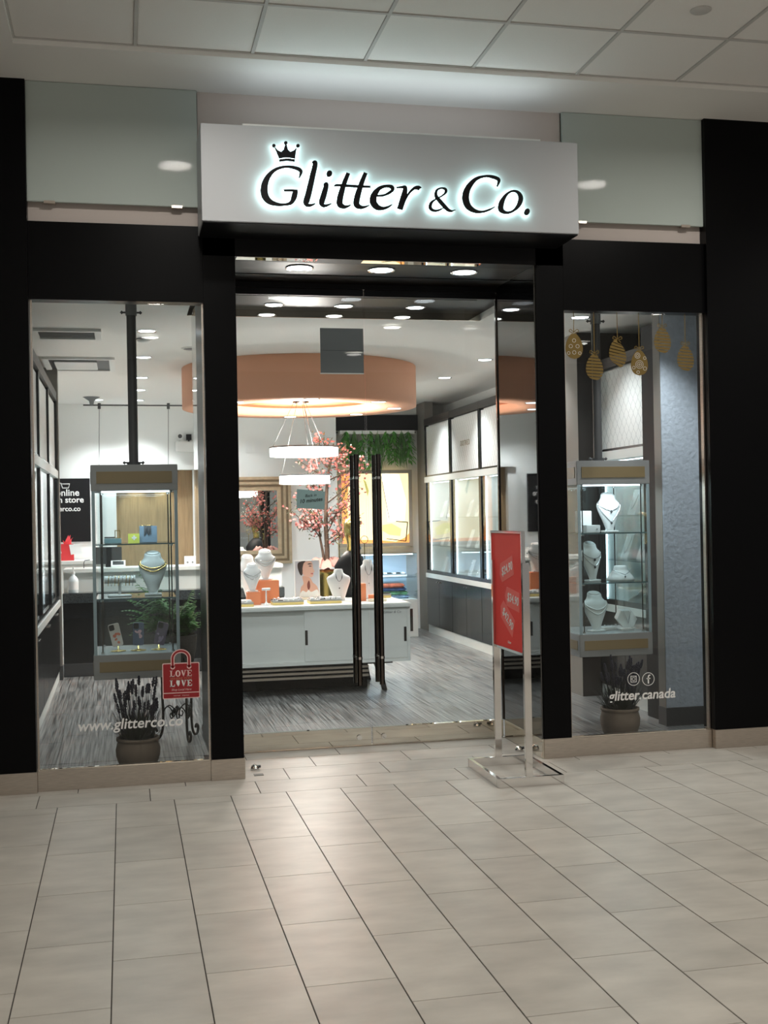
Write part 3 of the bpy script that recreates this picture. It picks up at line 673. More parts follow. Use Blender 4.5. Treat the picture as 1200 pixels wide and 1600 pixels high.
# ================================================================== SHOP INTERIOR
# --- downlights
def downlight(x, y, z, label, power=STORE_W, r=0.062, group='shop ceiling downlights', name='ceiling_downlight', spot=105, col=(0.93, 0.97, 1.0)):
    t = thing(name, label, 'ceiling light', (x, y, z), group=group)
    MB().lathe([(r, -0.001), (r + 0.013, -0.006), (r + 0.016, -0.0005), (r, -0.0005)], (x, y, z), 24).build('trim_ring', CHR, t)
    MB().lathe([(0.001, -0.0006), (r, -0.0006), (r, -0.003), (0.001, -0.003)], (x, y, z), 24).build('lens', LGT, t)
    lamp(t, 'SPOT', (x, y, z - 0.02), power, col, 0.05, spot=spot, blend=0.7)
    return t
for x, nm in ((1.06, 'left'), (1.565, 'middle'), (2.09, 'right')):
    downlight(x, 7.02, ZS, '%s round downlight in the dark soffit outside the doors' % nm, 6, 0.07, 'downlights in the entry soffit', 'soffit_downlight', col=(1.0, 0.95, 0.86))
    downlight(x, 8.26, ZS, '%s round downlight in the dark soffit just inside the doors' % nm, 30, 0.058, 'downlights in the entry soffit', 'soffit_downlight')
ordn = ['nearest', 'second', 'third', 'fourth', 'farthest']
for i, y in enumerate((9.21, 10.70, 12.24, 13.40, 14.55)):
    downlight(0.20, y, ZC, '%s downlight of the ceiling row seen through the left window' % ordn[i])
for i, y in enumerate((8.25, 9.45, 10.62, 12.05, 13.60)):
    downlight(3.35, y, ZC, '%s downlight of the ceiling row along the right-hand cabinets' % ordn[i], 46 if i < 2 else STORE_W)
downlight(1.35, 14.05, ZC, 'downlight before the white wall with the gilt mirror', 32); downlight(0.75, 13.45, ZC, 'downlight in front of the wood panelling'); downlight(-0.28, 14.5, ZC, 'downlight before the black promotion board')
downlight(3.0, 13.9, ZC, 'downlight in front of the alcove light box', 45)
downlight(3.42, 7.12, ZC, 'added downlight above the right window bay, out of view', 62); downlight(-0.2, 7.12, ZC, 'added downlight above the left window bay, out of view', 9)  # unseen downlights added to brighten the column and window bays
# --- ceiling ring
RX, RY, RO, RI, RZ = 1.71, 11.45, 1.14, 0.735, 2.555
rg = thing('ceiling_ring', 'large peach plaster ring bulkhead hanging below the shop ceiling', 'ceiling ring', (RX, RY, RZ))
MB().lathe([(RI, 0.085), (RI, 0.0), (RO, 0.0), (RO, ZC - RZ - 0.001)], (RX, RY, RZ), 72, cap=False).build('ring_shell', ORG, rg)
MB().lathe([(0.001, 0.07), (RI + 0.01, 0.07), (RI + 0.01, 0.085), (0.001, 0.085)], (RX, RY, RZ), 48, cap=False).build('recess_panel', ORD, rg)
rpos = ['front left', 'front', 'front right', 'right', 'back right', 'back', 'back left', 'left']
for i in range(8):
    a = math.radians(-137 + 45 * i); rr_ = 0.94
    downlight(RX + rr_ * math.cos(a), RY + rr_ * math.sin(a), RZ, '%s downlight set in the underside of the peach ceiling ring' % rpos[i], RING_W, 0.062, 'downlights in the ceiling ring', 'ring_downlight', col=(1.0, 0.95, 0.88))
# --- ring pendants
def pendant(x, y, z, R, lab, cx, c0, c1):
    zt = RZ + 0.069
    t = thing('ring_pendant', lab, 'pendant light', (x, y, z), group='ring pendants over the island')
    MB().lathe([(R - 0.034, 0.0), (R, 0.0), (R, 0.075), (R - 0.034, 0.075), (R - 0.034, 0.0)], (x, y, z), 56, cap=False).build('diffuser', LGP, t)
    MB().lathe([(R - 0.036, 0.0755), (R + 0.003, 0.0755), (R + 0.003, 0.09), (R - 0.036, 0.09), (R - 0.036, 0.0755)], (x, y, z), 56, cap=False).build('housing', MGR, t)
    MB().lathe([(c0, 0.0), (c1, 0.0), (c1, -0.018), (c0, -0.018), (c0, 0.0)], (cx, y, zt), 28, cap=False).build('canopy', DST, t)
    for k in range(3):
        a = math.radians(40 + 120 * k); MB().tube([(cx + (c1 - 0.008) * math.cos(a), y + (c1 - 0.008) * math.sin(a), zt - 0.016), (x + (R - 0.018) * math.cos(a), y + (R - 0.018) * math.sin(a), z + 0.088)], 0.0022, 5).build('suspension_wire', DGR, t)
    lamp(t, 'AREA', (x, y, z - 0.01), 16, (1.0, 0.95, 0.88), R * 1.2)
    lamp(t, 'AREA', (x, y, z + 0.10), 26, (1.0, 0.95, 0.88), R * 1.2, rot=(math.pi, 0, 0))  # upward light added to brighten the ring underside
    return t
pendant(1.733, 11.40, 2.085, 0.333, 'larger upper white ring pendant lamp below the peach ring', 1.71, 0.06, 0.08)
pendant(1.735, 11.40, 1.815, 0.246, 'smaller lower white ring pendant lamp below the other one', 1.71, 0.001, 0.045)

# --- air conditioning cassettes, track
def cassette(x0, y0, x1, y1, lab, opened):
    t = thing('ceiling_cassette', lab, 'air vent', ((x0 + x1) / 2, (y0 + y1) / 2, ZC - 0.03), group='ceiling air cassettes')
    MB().frame((x0, y0, ZC - 0.022), (1, 0, 0), (0, 1, 0), (0, 0, 1), x1 - x0, y1 - y0, 0.05, 0.0215).build('rim', WHT, t)
    MB().box(x0 + 0.05, y0 + 0.05, ZC - 0.008, x1 - 0.05, y1 - 0.05, ZC - 0.0006).build('back_plate', DGR if opened else MGR, t)
    if opened: MB().box(x0 + 0.10, y0 + 0.16, ZC - 0.028, x1 - 0.16, y1 - 0.16, ZC - 0.016).build('flap', WHT, t)
    else:
        for k in range(6): MB().box(x0 + 0.055, y0 + 0.06 + k * (y1 - y0 - 0.12) / 6, ZC - 0.018, x1 - 0.055, y0 + 0.075 + k * (y1 - y0 - 0.12) / 6, ZC - 0.009).build('slat', MGR, t)
cassette(-0.66, 9.15, -0.14, 9.60, 'grey slatted ceiling vent nearer the left window', False)
cassette(-0.68, 10.73, -0.05, 11.60, 'white ceiling air cassette with a lowered flap, farther from the window', True)
tr = thing('ceiling_track', 'thin dark ceiling track with hanging wires before the left back wall', 'ceiling track', (0.3, 14.2, 2.86))
pA = onY(143, 620, 14.2)
MB().tube([onY(130, 633, 14.2), onY(330, 634, 14.2)], 0.008, 8).build('rail', DGR, tr)
MB().lathe([(0.10, ZC - pA.z - 0.001), (0.09, -0.01), (0.03, -0.05), (0.02, -0.10)], (pA.x, 14.2, pA.z), 20).build('canopy', MGR, tr)
for px in (155, 263): MB().tube([onY(px, 633, 14.2), onY(px, 742, 14.2)], 0.0035, 5).build('hanging_wire', DGR, tr)
for px in (155, 263): MB().cyl(onY(px, 630, 14.2), onY(px, 639, 14.2), 0.018, 10).build('connector', DGR, tr)

p = onZ(225, 529, ZC); sd_ = thing('smoke_detector', 'small white smoke detector beside the nearest downlight in the left window', 'smoke detector', (p.x, p.y, ZC - 0.03))
MB().lathe([(0.055, 0.029), (0.055, 0.012), (0.04, 0.0), (0.001, -0.002)], (p.x, p.y, ZC - 0.03), 24).build('housing', WHT, sd_); MB().lathe([(0.061, 0.0295), (0.061, 0.022), (0.0555, 0.022)], (p.x, p.y, ZC - 0.03), 24, cap=False).build('base_ring', MGR, sd_)
p = onZ(302, 544, ZC); sp_ = thing('ceiling_speaker', 'round ceiling speaker grille left of the peach ring', 'speaker', (p.x, p.y, ZC - 0.01))
MB().lathe([(0.10, 0.009), (0.10, 0.004), (0.085, 0.0), (0.085, 0.009)], (p.x, p.y, ZC - 0.01), 28).build('rim', WHT, sp_); MB().lathe([(0.084, 0.003), (0.001, 0.002)], (p.x, p.y, ZC - 0.01), 28).build('grille', MGR, sp_)

# --- wall cabinets: module with base drawers, glass bay, patterned top panel
def cabinet(side, y0, y1, lab, grp, logo=None):
    X = XR if side > 0 else XL; d = 0.42 * side; xb = X + d
    t = thing('wall_cabinet', lab, 'cabinet', (X + d / 2, (y0 + y1) / 2, 0), group=grp)
    a, b = y0 + 0.002, y1 - 0.002; f = 0.035
    def B(n_, m, x0, yy0, z0, x1, yy1, z1, **k): return MB().box(x0, yy0, z0, x1, yy1, z1).build(n_, m, k.pop('par', t), **k)
    B('plinth', CBW, X + 0.012 * side, a, 0, xb, b, 0.10)
    B('base_body', CBD, X + 0.022 * side, a, 0.10, xb, b, 0.70)
    mid = (a + b) / 2
    for q0, q1, kx in ((a, mid, mid - 0.05), (mid, b, mid + 0.05)):
        dr = B('base_door', CBD, X, q0 + 0.003, 0.105, X + 0.020 * side, q1 - 0.003, 0.697, bevel=0.002)
        MB().cyl((X, kx, 0.66), (X - 0.018 * side, kx, 0.66), 0.008, 10).build('knob', CHR, dr)
    B('ledge', CBW, X - 0.012 * side, a, 0.70, xb, b, 0.755)
    B('back_panel', WHT, xb - 0.02 * side, a, 0.755, xb, b, 1.92)
    B('post', CBD, X, a, 0.755, X + 0.05 * side, a + f, 2.62); B('post', CBD, X, b - f, 0.755, X + 0.05 * side, b, 2.62)
    B('lower_rail', CBD, X, a + f, 0.755, X + 0.04 * side, b - f, 0.795)
    B('glass_door', GLC, X + 0.012 * side, a + f, 0.795, X + 0.018 * side, b - f, 1.895)
    B('cabinet_side', WHT, X + 0.05 * side, a, 0.755, xb - 0.02 * side, a + 0.012, 1.92)
    B('cabinet_side', WHT, X + 0.05 * side, b - 0.012, 0.755, xb - 0.02 * side, b, 1.92)
    for z in (1.10, 1.45): B('shelf', GLC, X + 0.04 * side, a + 0.014, z, xb - 0.03 * side, b - 0.014, z + 0.008)
    B('white_rail', CBW, X - 0.01 * side, a, 1.895, X + 0.05 * side, b, 1.965)
    B('top_box', WHT, X + 0.052 * side, a, 1.921, xb, b, 2.62)
    tp = B('pattern_panel', PAT, X + 0.018 * side, a + f, 1.985, X + 0.03 * side, b - f, 2.60)
    B('panel_rail', CBD, X + 0.005 * side, a + f, 1.966, X + 0.05 * side, b - f, 1.985)
    B('cornice', BRN, X - 0.006 * side, a, 2.62, xb, b, 2.70)
    B('led_strip', LED, X + 0.06 * side, b - 0.026, 0.80, X + 0.068 * side, b - 0.014, 1.89)
    B('led_strip', LED, X + 0.10 * side, a + 0.05, 1.888, X + 0.115 * side, b - 0.05, 1.894)
    lamp(t, 'AREA', (X + 0.13 * side, mid, 1.885), LED_W * 1.7, (0.88, 0.95, 1.0), 0.05, sy=(b - a) * 0.8)
    if logo: text('brand_lettering', logo, 0.085, EGG, (X + 0.0172 * side, mid, 2.29), (0, -1, 0), (0, 0, 1), tp, ext=0.0005, spacing=1.15)
    return t
R_B = [14.50, 13.33, 12.16, 10.99, 9.82]
rl = ['farthest charcoal and white wall cabinet on the right side, beside the alcove', 'right-side wall cabinet with gold brand lettering on its patterned top', 'third wall cabinet from the back on the right side, behind the poster stand', 'right-side wall cabinet hidden behind the black door pillar']
for i in range(4): cabinet(1, R_B[i + 1], R_B[i], rl[i], 'right wall cabinets', 'DOTRED' if i == 1 else None)
cabinet(1, 7.97, 8.94, 'nearest right-side wall cabinet with scallop-patterned top, seen through the right window', 'right wall cabinets')
S(MB().box(3.60, 8.95, 0.0, 4.19, 9.81, ZC - 0.001), 'wall_pilaster', BRN)
S(MB().box(3.598, 8.952, 0.0, 3.5998, 9.809, ZC - 0.001), 'trim_pilaster', TAN)
ll = ['nearest left-side wall cabinet seen at a slant through the left window', 'middle left-side wall cabinet seen at a slant through the left window', 'farthest left-side wall cabinet beside the grey post']
for i in range(3): cabinet(-1, 8.0 + 1.16 * i, 8.0 + 1.16 * (i + 1), ll[i], 'left wall cabinets')
S(MB().box(-0.66, 11.49, 0.13, -0.585, 11.62, ZC - 0.001), 'wall_post', TAN)
S(MB().box(-1.049, 11.50, 0.0, -0.66, 11.60, ZC - 0.001), 'wall_partition', TAN)
S(MB().box(-0.665, 11.485, 0.0, -0.58, 11.63, 0.13), 'baseboard_post', DGR)

# --- display pieces: bust, necklaces
BSEC = [(0.0, .15, .12), (.06, .17, .13), (.22, .26, .17), (.42, .39, .21), (.58, .475, .23), (.67, .50, .235), (.74, .48, .23), (.80, .41, .21), (.85, .335, .20), (.91, .30, .195), (.965, .29, .19), (.985, .275, .18), (1.0, .25, .165)]
def bsec(v):
    for i in range(len(BSEC) - 1):
        a, b = BSEC[i], BSEC[i + 1]
        if a[0] <= v <= b[0]:
            t = (v - a[0]) / (b[0] - a[0]); return [a[1] + (b[1] - a[1]) * t, a[2] + (b[2] - a[2]) * t]
    return [.25, .165]
def bust(x, y, z, h, wd, lab, necks=(), m=None, rz=0.0, cat='bust', neckm=None, name='necklace_bust'):
    # faces -y before rotation; h height, wd full shoulder width
    t = thing(name, lab, cat, (x, y, z), rz); m = m or VEL; dp = wd * 0.85
    lean = 0.10 * h
    MB().box(-wd * .30, -dp * .20, 0, wd * .30, dp * .22, 0.012).build('base', m, t, local=True, bevel=0.003)
    secs = [(0, lean * v, 0.012 + v * (h - 0.012), a * wd, b * dp) for v, a, b in BSEC]
    tl_ = [0.55 * max(0, (v - 0.8) / 0.2) for v, a, b in BSEC]
    MB().loft(secs, 26, tl_).build('torso', m, t, local=True)
    MB().loft([(0, lean, h + 0.0008, .245 * wd, .16 * dp), (0, lean, h + 0.004, .20 * wd, .13 * dp)], 26, (0.55, 0.55)).build('neck_cap', m, t, local=True)
    for (v0, v1, lb, nm_) in necks:    # v0 height at shoulders, v1 lowest height in front
        pts = []
        for i in range(25):
            s_ = -1 + 2 * i / 24; v = v1 + (v0 - v1) * abs(s_) ** 1.6; a, b = bsec(v)
            ph = s_ * 1.45; xx = a * wd * math.sin(ph) * 1.02; yy = lean * v - b * dp * math.cos(ph) * 1.02 - 0.002
            pts.append((xx, yy, 0.012 + v * (h - 0.012)))
        k = thing('necklace', lb, 'necklace', (x, y, z), rz)
        MB().tube(pts, 0.0021 if nm_ != 'thick' else 0.0042, 6).build('chain', neckm or SIL, k, local=True)
        if nm_ == 'pendant':
            q = Vector(pts[12]); MB().lathe([(0.001, -0.020), (0.007, -0.012), (0.007, -0.005), (0.001, 0.002)], q + Vector((0, -0.004, 0)), 10).build('pendant_drop', DGR, k, local=True)
    return t
def item(mb, name, m, label, cat, **k): return mb.build(name, m, label=label, cat=cat, **k)

# --- display towers
def tower(x0, lab):
    x1 = x0 + 0.525; y0, y1 = 7.40, 7.95; cxm, cym = (x0 + x1) / 2, (y0 + y1) / 2
    t = thing('display_tower', lab, 'display case', (cxm, cym, 0.518), group='hanging display towers')
    for zz0, zz1, nm in ((1.672, 1.832, 'header_box'), (0.518, 0.668, 'base_box')):
        o = MB().box(x0, y0, zz0, x1, y1, zz1).build(nm, TWR, t, bevel=0.003)
        MB().box(x0 + 0.035, y0 - 0.003, zz0 + 0.045, x1 - 0.035, y0 + 0.001, zz1 - 0.042).build('bronze_inset', AMB, o)
        MB().box(x0 - 0.003, y0 + 0.035, zz0 + 0.045, x0 + 0.001, y1 - 0.035, zz1 - 0.042).build('bronze_inset', AMB, o)
    for (yy0, yy1, xx0, xx1) in ((y0 + 0.006, y1 - 0.006, x0 + 0.006, x0 + 0.012), (y0 + 0.006, y1 - 0.006, x1 - 0.012, x1 - 0.006), (y0 + 0.006, y0 + 0.012, x0 + 0.03, x1 - 0.03), (y1 - 0.012, y1 - 0.006, x0 + 0.03, x1 - 0.03)):
        MB().box(xx0, yy0, 0.669, xx1, yy1, 1.671).build('glass_pane', GLC, t)
    for xx in (x0 + 0.004, x1 - 0.024):
        MB().box(xx, y0 + 0.0, 0.669, xx + 0.02, y0 + 0.006, 1.671).build('corner_strip', CGL, t)
    for z in (1.003, 1.338): 
        sh = MB().box(x0 + 0.02, y0 + 0.02, z, x1 - 0.02, y1 - 0.02, z + 0.008).build('glass_shelf', GLC, t)
        MB().box(x0 + 0.02, y0 + 0.0185, z, x1 - 0.02, y0 + 0.0198, z + 0.008).build('shelf_edge', mat('glass_edge', (0.10, 0.16, 0.17), 0.2), sh)
    for xx in (x0 + 0.055, x1 - 0.045):
        for yy in (y0 + 0.05, y1 - 0.05):
            r_ = MB().cyl((xx, yy, 0.668), (xx, yy, 1.672), 0.0042, 8).build('support_rod', DST, t)
            for z in (0.675, 1.0, 1.335, 1.665): MB().cyl((xx, yy, z - 0.007), (xx, yy, z + 0.007), 0.010, 10).build('clamp', CHR, r_)
    MB().box(x0 + 0.05, y0 + 0.06, 1.662, x1 - 0.05, y0 + 0.075, 1.6715).build('light_bar', LED, t)
    lamp(t, 'AREA', (cxm, y0 + 0.09, 1.655), 2.0, (0.82, 0.93, 1.0), 0.40, sy=0.03)
    px, py = cxm + 0.0, cym - 0.02
    MB().cyl((px, py, 1.832), (px, py, ZC - 0.001), 0.030, 20).build('pole', PGR, t)
    MB().cyl((px, py, 1.832), (px, py, 1.86), 0.043, 20).build('collar', DGR, t)
    for z in (1.855, ZC - 0.13):
        for s_ in (-1, 1): MB().cyl((px, py, z), (px + 0.055 * s_, py, z), 0.006, 8).lathe([(0.001, -.012), (0.012, 0), (0.001, .012)], (px + 0.058 * s_, py, z), 10).build('set_screw', DGR, t)
    MB().cyl((px, py, ZC - 0.15), (px, py, ZC - 0.001), 0.036, 20).build('ceiling_socket', MGR, t)
    return t
tower(-0.192, 'grey and glass jewellery tower hanging on a pole in the left window')
tower(2.958, 'grey and glass jewellery tower hanging on a pole in the right window')
# contents of the left tower
z1_, z2_, z0_ = 1.3465, 1.0115, 0.6685
tb = thing('jewellery_box', 'small teal box with dark beads on the left tower upper shelf', 'box', (-0.067, 7.62, z1_))
MB().box(-0.12, 7.59, z1_, -0.014, 7.66, z1_ + 0.030).build('box_body', TEA, tb, bevel=0.002)
for k in range(7): MB().lathe([(0.001, -0.006), (0.006, 0), (0.001, 0.006)], (-0.114 + k * 0.009, 7.61, z1_ + 0.0365), 8).build('bead', BLKM, tb)
fm = MB().frame((-0.055, 7.63, z1_ + 0.0305), (1, 0, 0), (0, 0, 1), (0, 1, 0), 0.034, 0.052, 0.005, 0.008)
item(fm, 'earring_frame', GLD, 'tiny gold upright frame standing on the teal box in the left tower', 'frame')
lc = thing('gift_card', 'lime green card with a pale emblem on the left tower upper shelf', 'card', (0.062, 7.62, z1_))
MB().box(0.027, 7.615, z1_, 0.097, 7.63, z1_ + 0.058).build('card', LIM, lc); mb = MB()
for k in range(4): blob(mb, 0.064 + 0.008 * math.cos(k * 1.57), z1_ + 0.032 + 0.008 * math.sin(k * 1.57), 0.008, 0.006, k * 1.57, lambda a, b: Vector((a, 7.6145, b)), (0, -1, 0), 0.0006, 10)
mb.build('emblem', DWH, lc)
bb_ = thing('bracelet_stand', 'slate blue box with gold-trimmed top and dark hanging chains in the left tower', 'stand', (0.154, 7.66, z1_))
MB().box(0.098, 7.64, z1_, 0.208, 7.71, z1_ + 0.105).build('box_body', BLU, bb_, bevel=0.002)
for k in range(5): MB().tube([(0.128 + 0.009 * k, 7.637, z1_ + 0.107), (0.128 + 0.009 * k, 7.636, z1_ + 0.045 + 0.012 * (k % 3)), (0.134 + 0.009 * k, 7.636, z1_ + 0.05 + 0.01 * (k % 2)), (0.133 + 0.009 * k, 7.637, z1_ + 0.107)], 0.0018, 5).build('chain', DGR, bb_)
for k in range(2): MB().tube([(0.125 + 0.035 * k + 0.02 * math.cos(a), 7.665 + 0.012 * math.sin(a), z1_ + 0.1075) for a in [2 * math.pi * i / 12 for i in range(12)]], 0.0028, 6, closed=True).build('bangle', GLD, bb_)
br = thing('bracelet_bar', 'white cylinder bracelet bar on the left tower middle shelf', 'stand', (-0.03, 7.62, z2_))
MB().lathe([(0.075, 0), (0.075, 0.006), (0.066, 0.012), (0.001, 0.012)], (-0.03, 7.62, z2_), 28, sy=0.55).build('foot', VEL, br)
MB().cyl((-0.03, 7.62, z2_ + 0.012), (-0.03, 7.62, z2_ + 0.085), 0.009, 12).build('stem', VEL, br)
MB().cyl((-0.124, 7.62, z2_ + 0.106), (0.068, 7.62, z2_ + 0.106), 0.024, 20).build('bar', VEL, br, bevel=0.003)
for k, xx in enumerate((-0.098, -0.078, -0.058, -0.036, -0.012, 0.010, 0.032, 0.052)):
    MB().tube([(xx + 0.003 * math.sin(a), 7.62 + 0.030 * math.cos(a), z2_ + 0.099 + 0.032 * math.sin(a)) for a in [2 * math.pi * i / 18 for i in range(18)]], 0.0026, 6, closed=True).build('bracelet', GLD if k % 3 != 1 else SIL, label=['first', 'second', 'third', 'fourth', 'fifth', 'sixth', 'seventh', 'eighth'][k] + ' bracelet from the left on the white bracelet bar', cat='bracelet', group='bracelets on the bar')
bust(0.178, 7.65, z2_, 0.268, 0.178, 'white bust with layered gold chains on the left tower middle shelf', [(.80, .62, 'upper gold chain on the bust in the left tower', 'thick'), (.78, .54, 'lower gold chain on the bust in the left tower', 'thick')], neckm=GLD)
def phone(x, y, z, lab, m1, m2, ang, h=0.14, w_=0.068):
    t = thing('phone_case', lab, 'phone case', (x, y, z), group='phone cases in the left tower')
    st = MB().lathe([(0.048, 0), (0.05, 0.003), (0.03, 0.006), (0.006, 0.010), (0.005, 0.034)], (x, y, z), 24).build('stand_foot', GLD, t)
    ca, sa = math.cos(ang), math.sin(ang)
    P = lambda a, b, c=0.0: Vector((x + a * ca - b * sa, y + 0.012 - c + b * 0.18, z + 0.033 + a * sa + b * ca))
    o = MB().prism([P(a, b) for a, b in rrect(-w_ / 2, 0, w_ / 2, h, 0.011)], (0, -1, -0.18), 0.009).build('case', m1, t)
    rnd_seed(hash(lab) % 999 if False else len(lab)); mb = MB()
    for k in range(5): blob(mb, U(-w_ * .33, w_ * .33), U(h * .1, h * .62), U(.007, .014), U(.006, .011), U(0, 3), lambda a, b: P(a, b, 0.0098), (0, -1, -0.18), 0.0005, 9)
    mb.build('print_flower', m2, t)
    mb = MB().prism([P(a, b, 0.0098) for a, b in rrect(-w_ * .45, h * .72, 0.002, h * .97, 0.007)], (0, -1, -0.18), 0.002); mb.build('camera_bump', BLKM, t)
    return t
phone(-0.045, 7.60, z0_, 'white floral phone case tilted left on a gold stand in the left tower', mat('case_cream', (0.72, 0.60, 0.54), 0.35), mat('print_coral', (0.70, 0.17, 0.09), 0.4), 0.22)
phone(0.078, 7.60, z0_, 'dark floral phone case in the middle of the left tower deck', mat('case_navy', (0.05, 0.07, 0.13), 0.3), mat('print_rose', (0.60, 0.35, 0.38), 0.4), -0.03)
phone(0.205, 7.60, z0_, 'purple-grey phone case turned right on the left tower deck', mat('case_plum', (0.09, 0.06, 0.10), 0.25), mat('print_lilac', (0.26, 0.18, 0.28), 0.4), -0.25)
# contents of the right tower
bust(3.283, 7.62, z1_, 0.262, 0.180, 'white bust with two long pendant necklaces on the right tower top shelf', [(.80, .55, 'shorter pendant necklace on the top bust of the right tower', 'pendant'), (.80, .24, 'longer pendant necklace on the top bust of the right tower', 'pendant')], rz=0.1)
bust(3.142, 7.60, z2_, 0.262, 0.175, 'white bust with two fine necklaces on the right tower middle shelf', [(.80, .58, 'upper fine necklace on the middle bust of the right tower', 'pendant'), (.80, .38, 'lower fine necklace on the middle bust of the right tower', 'pendant')], rz=0.35)
bust(3.155, 7.58, z0_, 0.262, 0.185, 'white bust with thick layered necklaces on the right tower deck', [(.78, .55, 'upper thick necklace on the bottom bust of the right tower', 'thick'), (.78, .42, 'lower thick necklace on the bottom bust of the right tower', 'thick')], rz=0.15, neckm=PRL)
wb_ = thing('display_box', 'pale upright square box with a tiny pendant on the right tower top shelf', 'box', (3.115, 7.62, z1_))
MB().box(3.055, 7.63, z1_ + 0.0, 3.155, 7.69, z1_ + 0.15).build('box_body', VEL, wb_, bevel=0.003); MB().lathe([(0.001, -.006), (0.005, 0), (0.001, .006)], (3.115, 7.626, z1_ + 0.045), 8).build('pendant_drop', DGR, wb_)
w2 = thing('display_box', 'pale low box with a gem before the taller box in the right tower', 'box', (3.13, 7.56, z1_))
MB().box(3.075, 7.53, z1_, 3.175, 7.60, z1_ + 0.052).build('box_body', VEL, w2, bevel=0.003); MB().lathe([(0.001, -.006), (0.006, 0), (0.001, .006)], (3.15, 7.527, z1_ + 0.025), 8).build('gem', SIL, w2)
dm = thing('necklace_dome', 'low white round necklace display on the right tower middle shelf', 'stand', (3.336, 7.58, z2_))
MB().lathe([(0.098, 0.0), (0.10, 0.012), (0.085, 0.035), (0.055, 0.068), (0.046, 0.085), (0.044, 0.100), (0.036, 0.104), (0.001, 0.105)], (3.336, 7.58, z2_), 28, sy=0.8).build('dome', VEL, dm)
nk = thing('necklace', 'fine necklace lying on the low round display in the right tower', 'necklace', (3.336, 7.58, z2_))
MB().tube([(3.336 + (0.06 + 0.012 * abs(s)) * math.sin(s * 1.3), 7.58 - (0.058 + 0.022 * (1 - abs(s))) * math.cos(s * 1.3), z2_ + 0.078 - 0.034 * (1 - abs(s))) for s in [-1 + i / 8 for i in range(17)]], 0.002, 5).build('chain', SIL, nk)
MB().lathe([(0.001, -.010), (0.006, 0), (0.001, .008)], (3.336, 7.497, z2_ + 0.032), 8).build('pendant_drop', DGR, nk)
hx = thing('hexagon_stand', 'white hexagonal necklace stand on the right tower deck', 'stand', (3.372, 7.58, z0_))
hp_ = [(3.372 + 0.075 * math.cos(math.radians(60 * k)), 7.56 + 0.02 * math.sin(math.radians(60 * k)), z0_ + 0.012 + 0.065 + 0.065 * math.sin(math.radians(60 * k))) for k in range(6)]
MB().prism(hp_, (0, 1, 0.25), 0.05).build('hexagon', VEL, hx, bevel=0.002)
MB().box(3.325, 7.55, z0_, 3.42, 7.64, z0_ + 0.012).build('foot', VEL, hx)
nk = thing('necklace', 'fine necklace on the white hexagonal stand in the right tower', 'necklace', (3.372, 7.55, z0_))
MB().tube([(3.372 + 0.025 * s, 7.545 + 0.018 * (1 - abs(s)) * -0.2 + 0.014 * (abs(s)), z0_ + 0.135 - 0.085 * (1 - abs(s))) for s in [-1 + i / 6 for i in range(13)]], 0.002, 5).build('chain', SIL, nk)
tr_ = thing('ring_tray', 'small white ring tray between the bust and the hexagon in the right tower', 'tray', (3.275, 7.66, z0_))
MB().box(3.225, 7.62, z0_, 3.315, 7.70, z0_ + 0.02).build('tray_body', VEL, tr_, bevel=0.003)
for k in range(3): MB().tube([(3.245 + 0.025 * k + 0.008 * math.cos(a), 7.65, z0_ + 0.026 + 0.008 * math.sin(a)) for a in [2 * math.pi * i / 10 for i in range(10)]], 0.0018, 5, closed=True).build('ring', SIL, tr_)

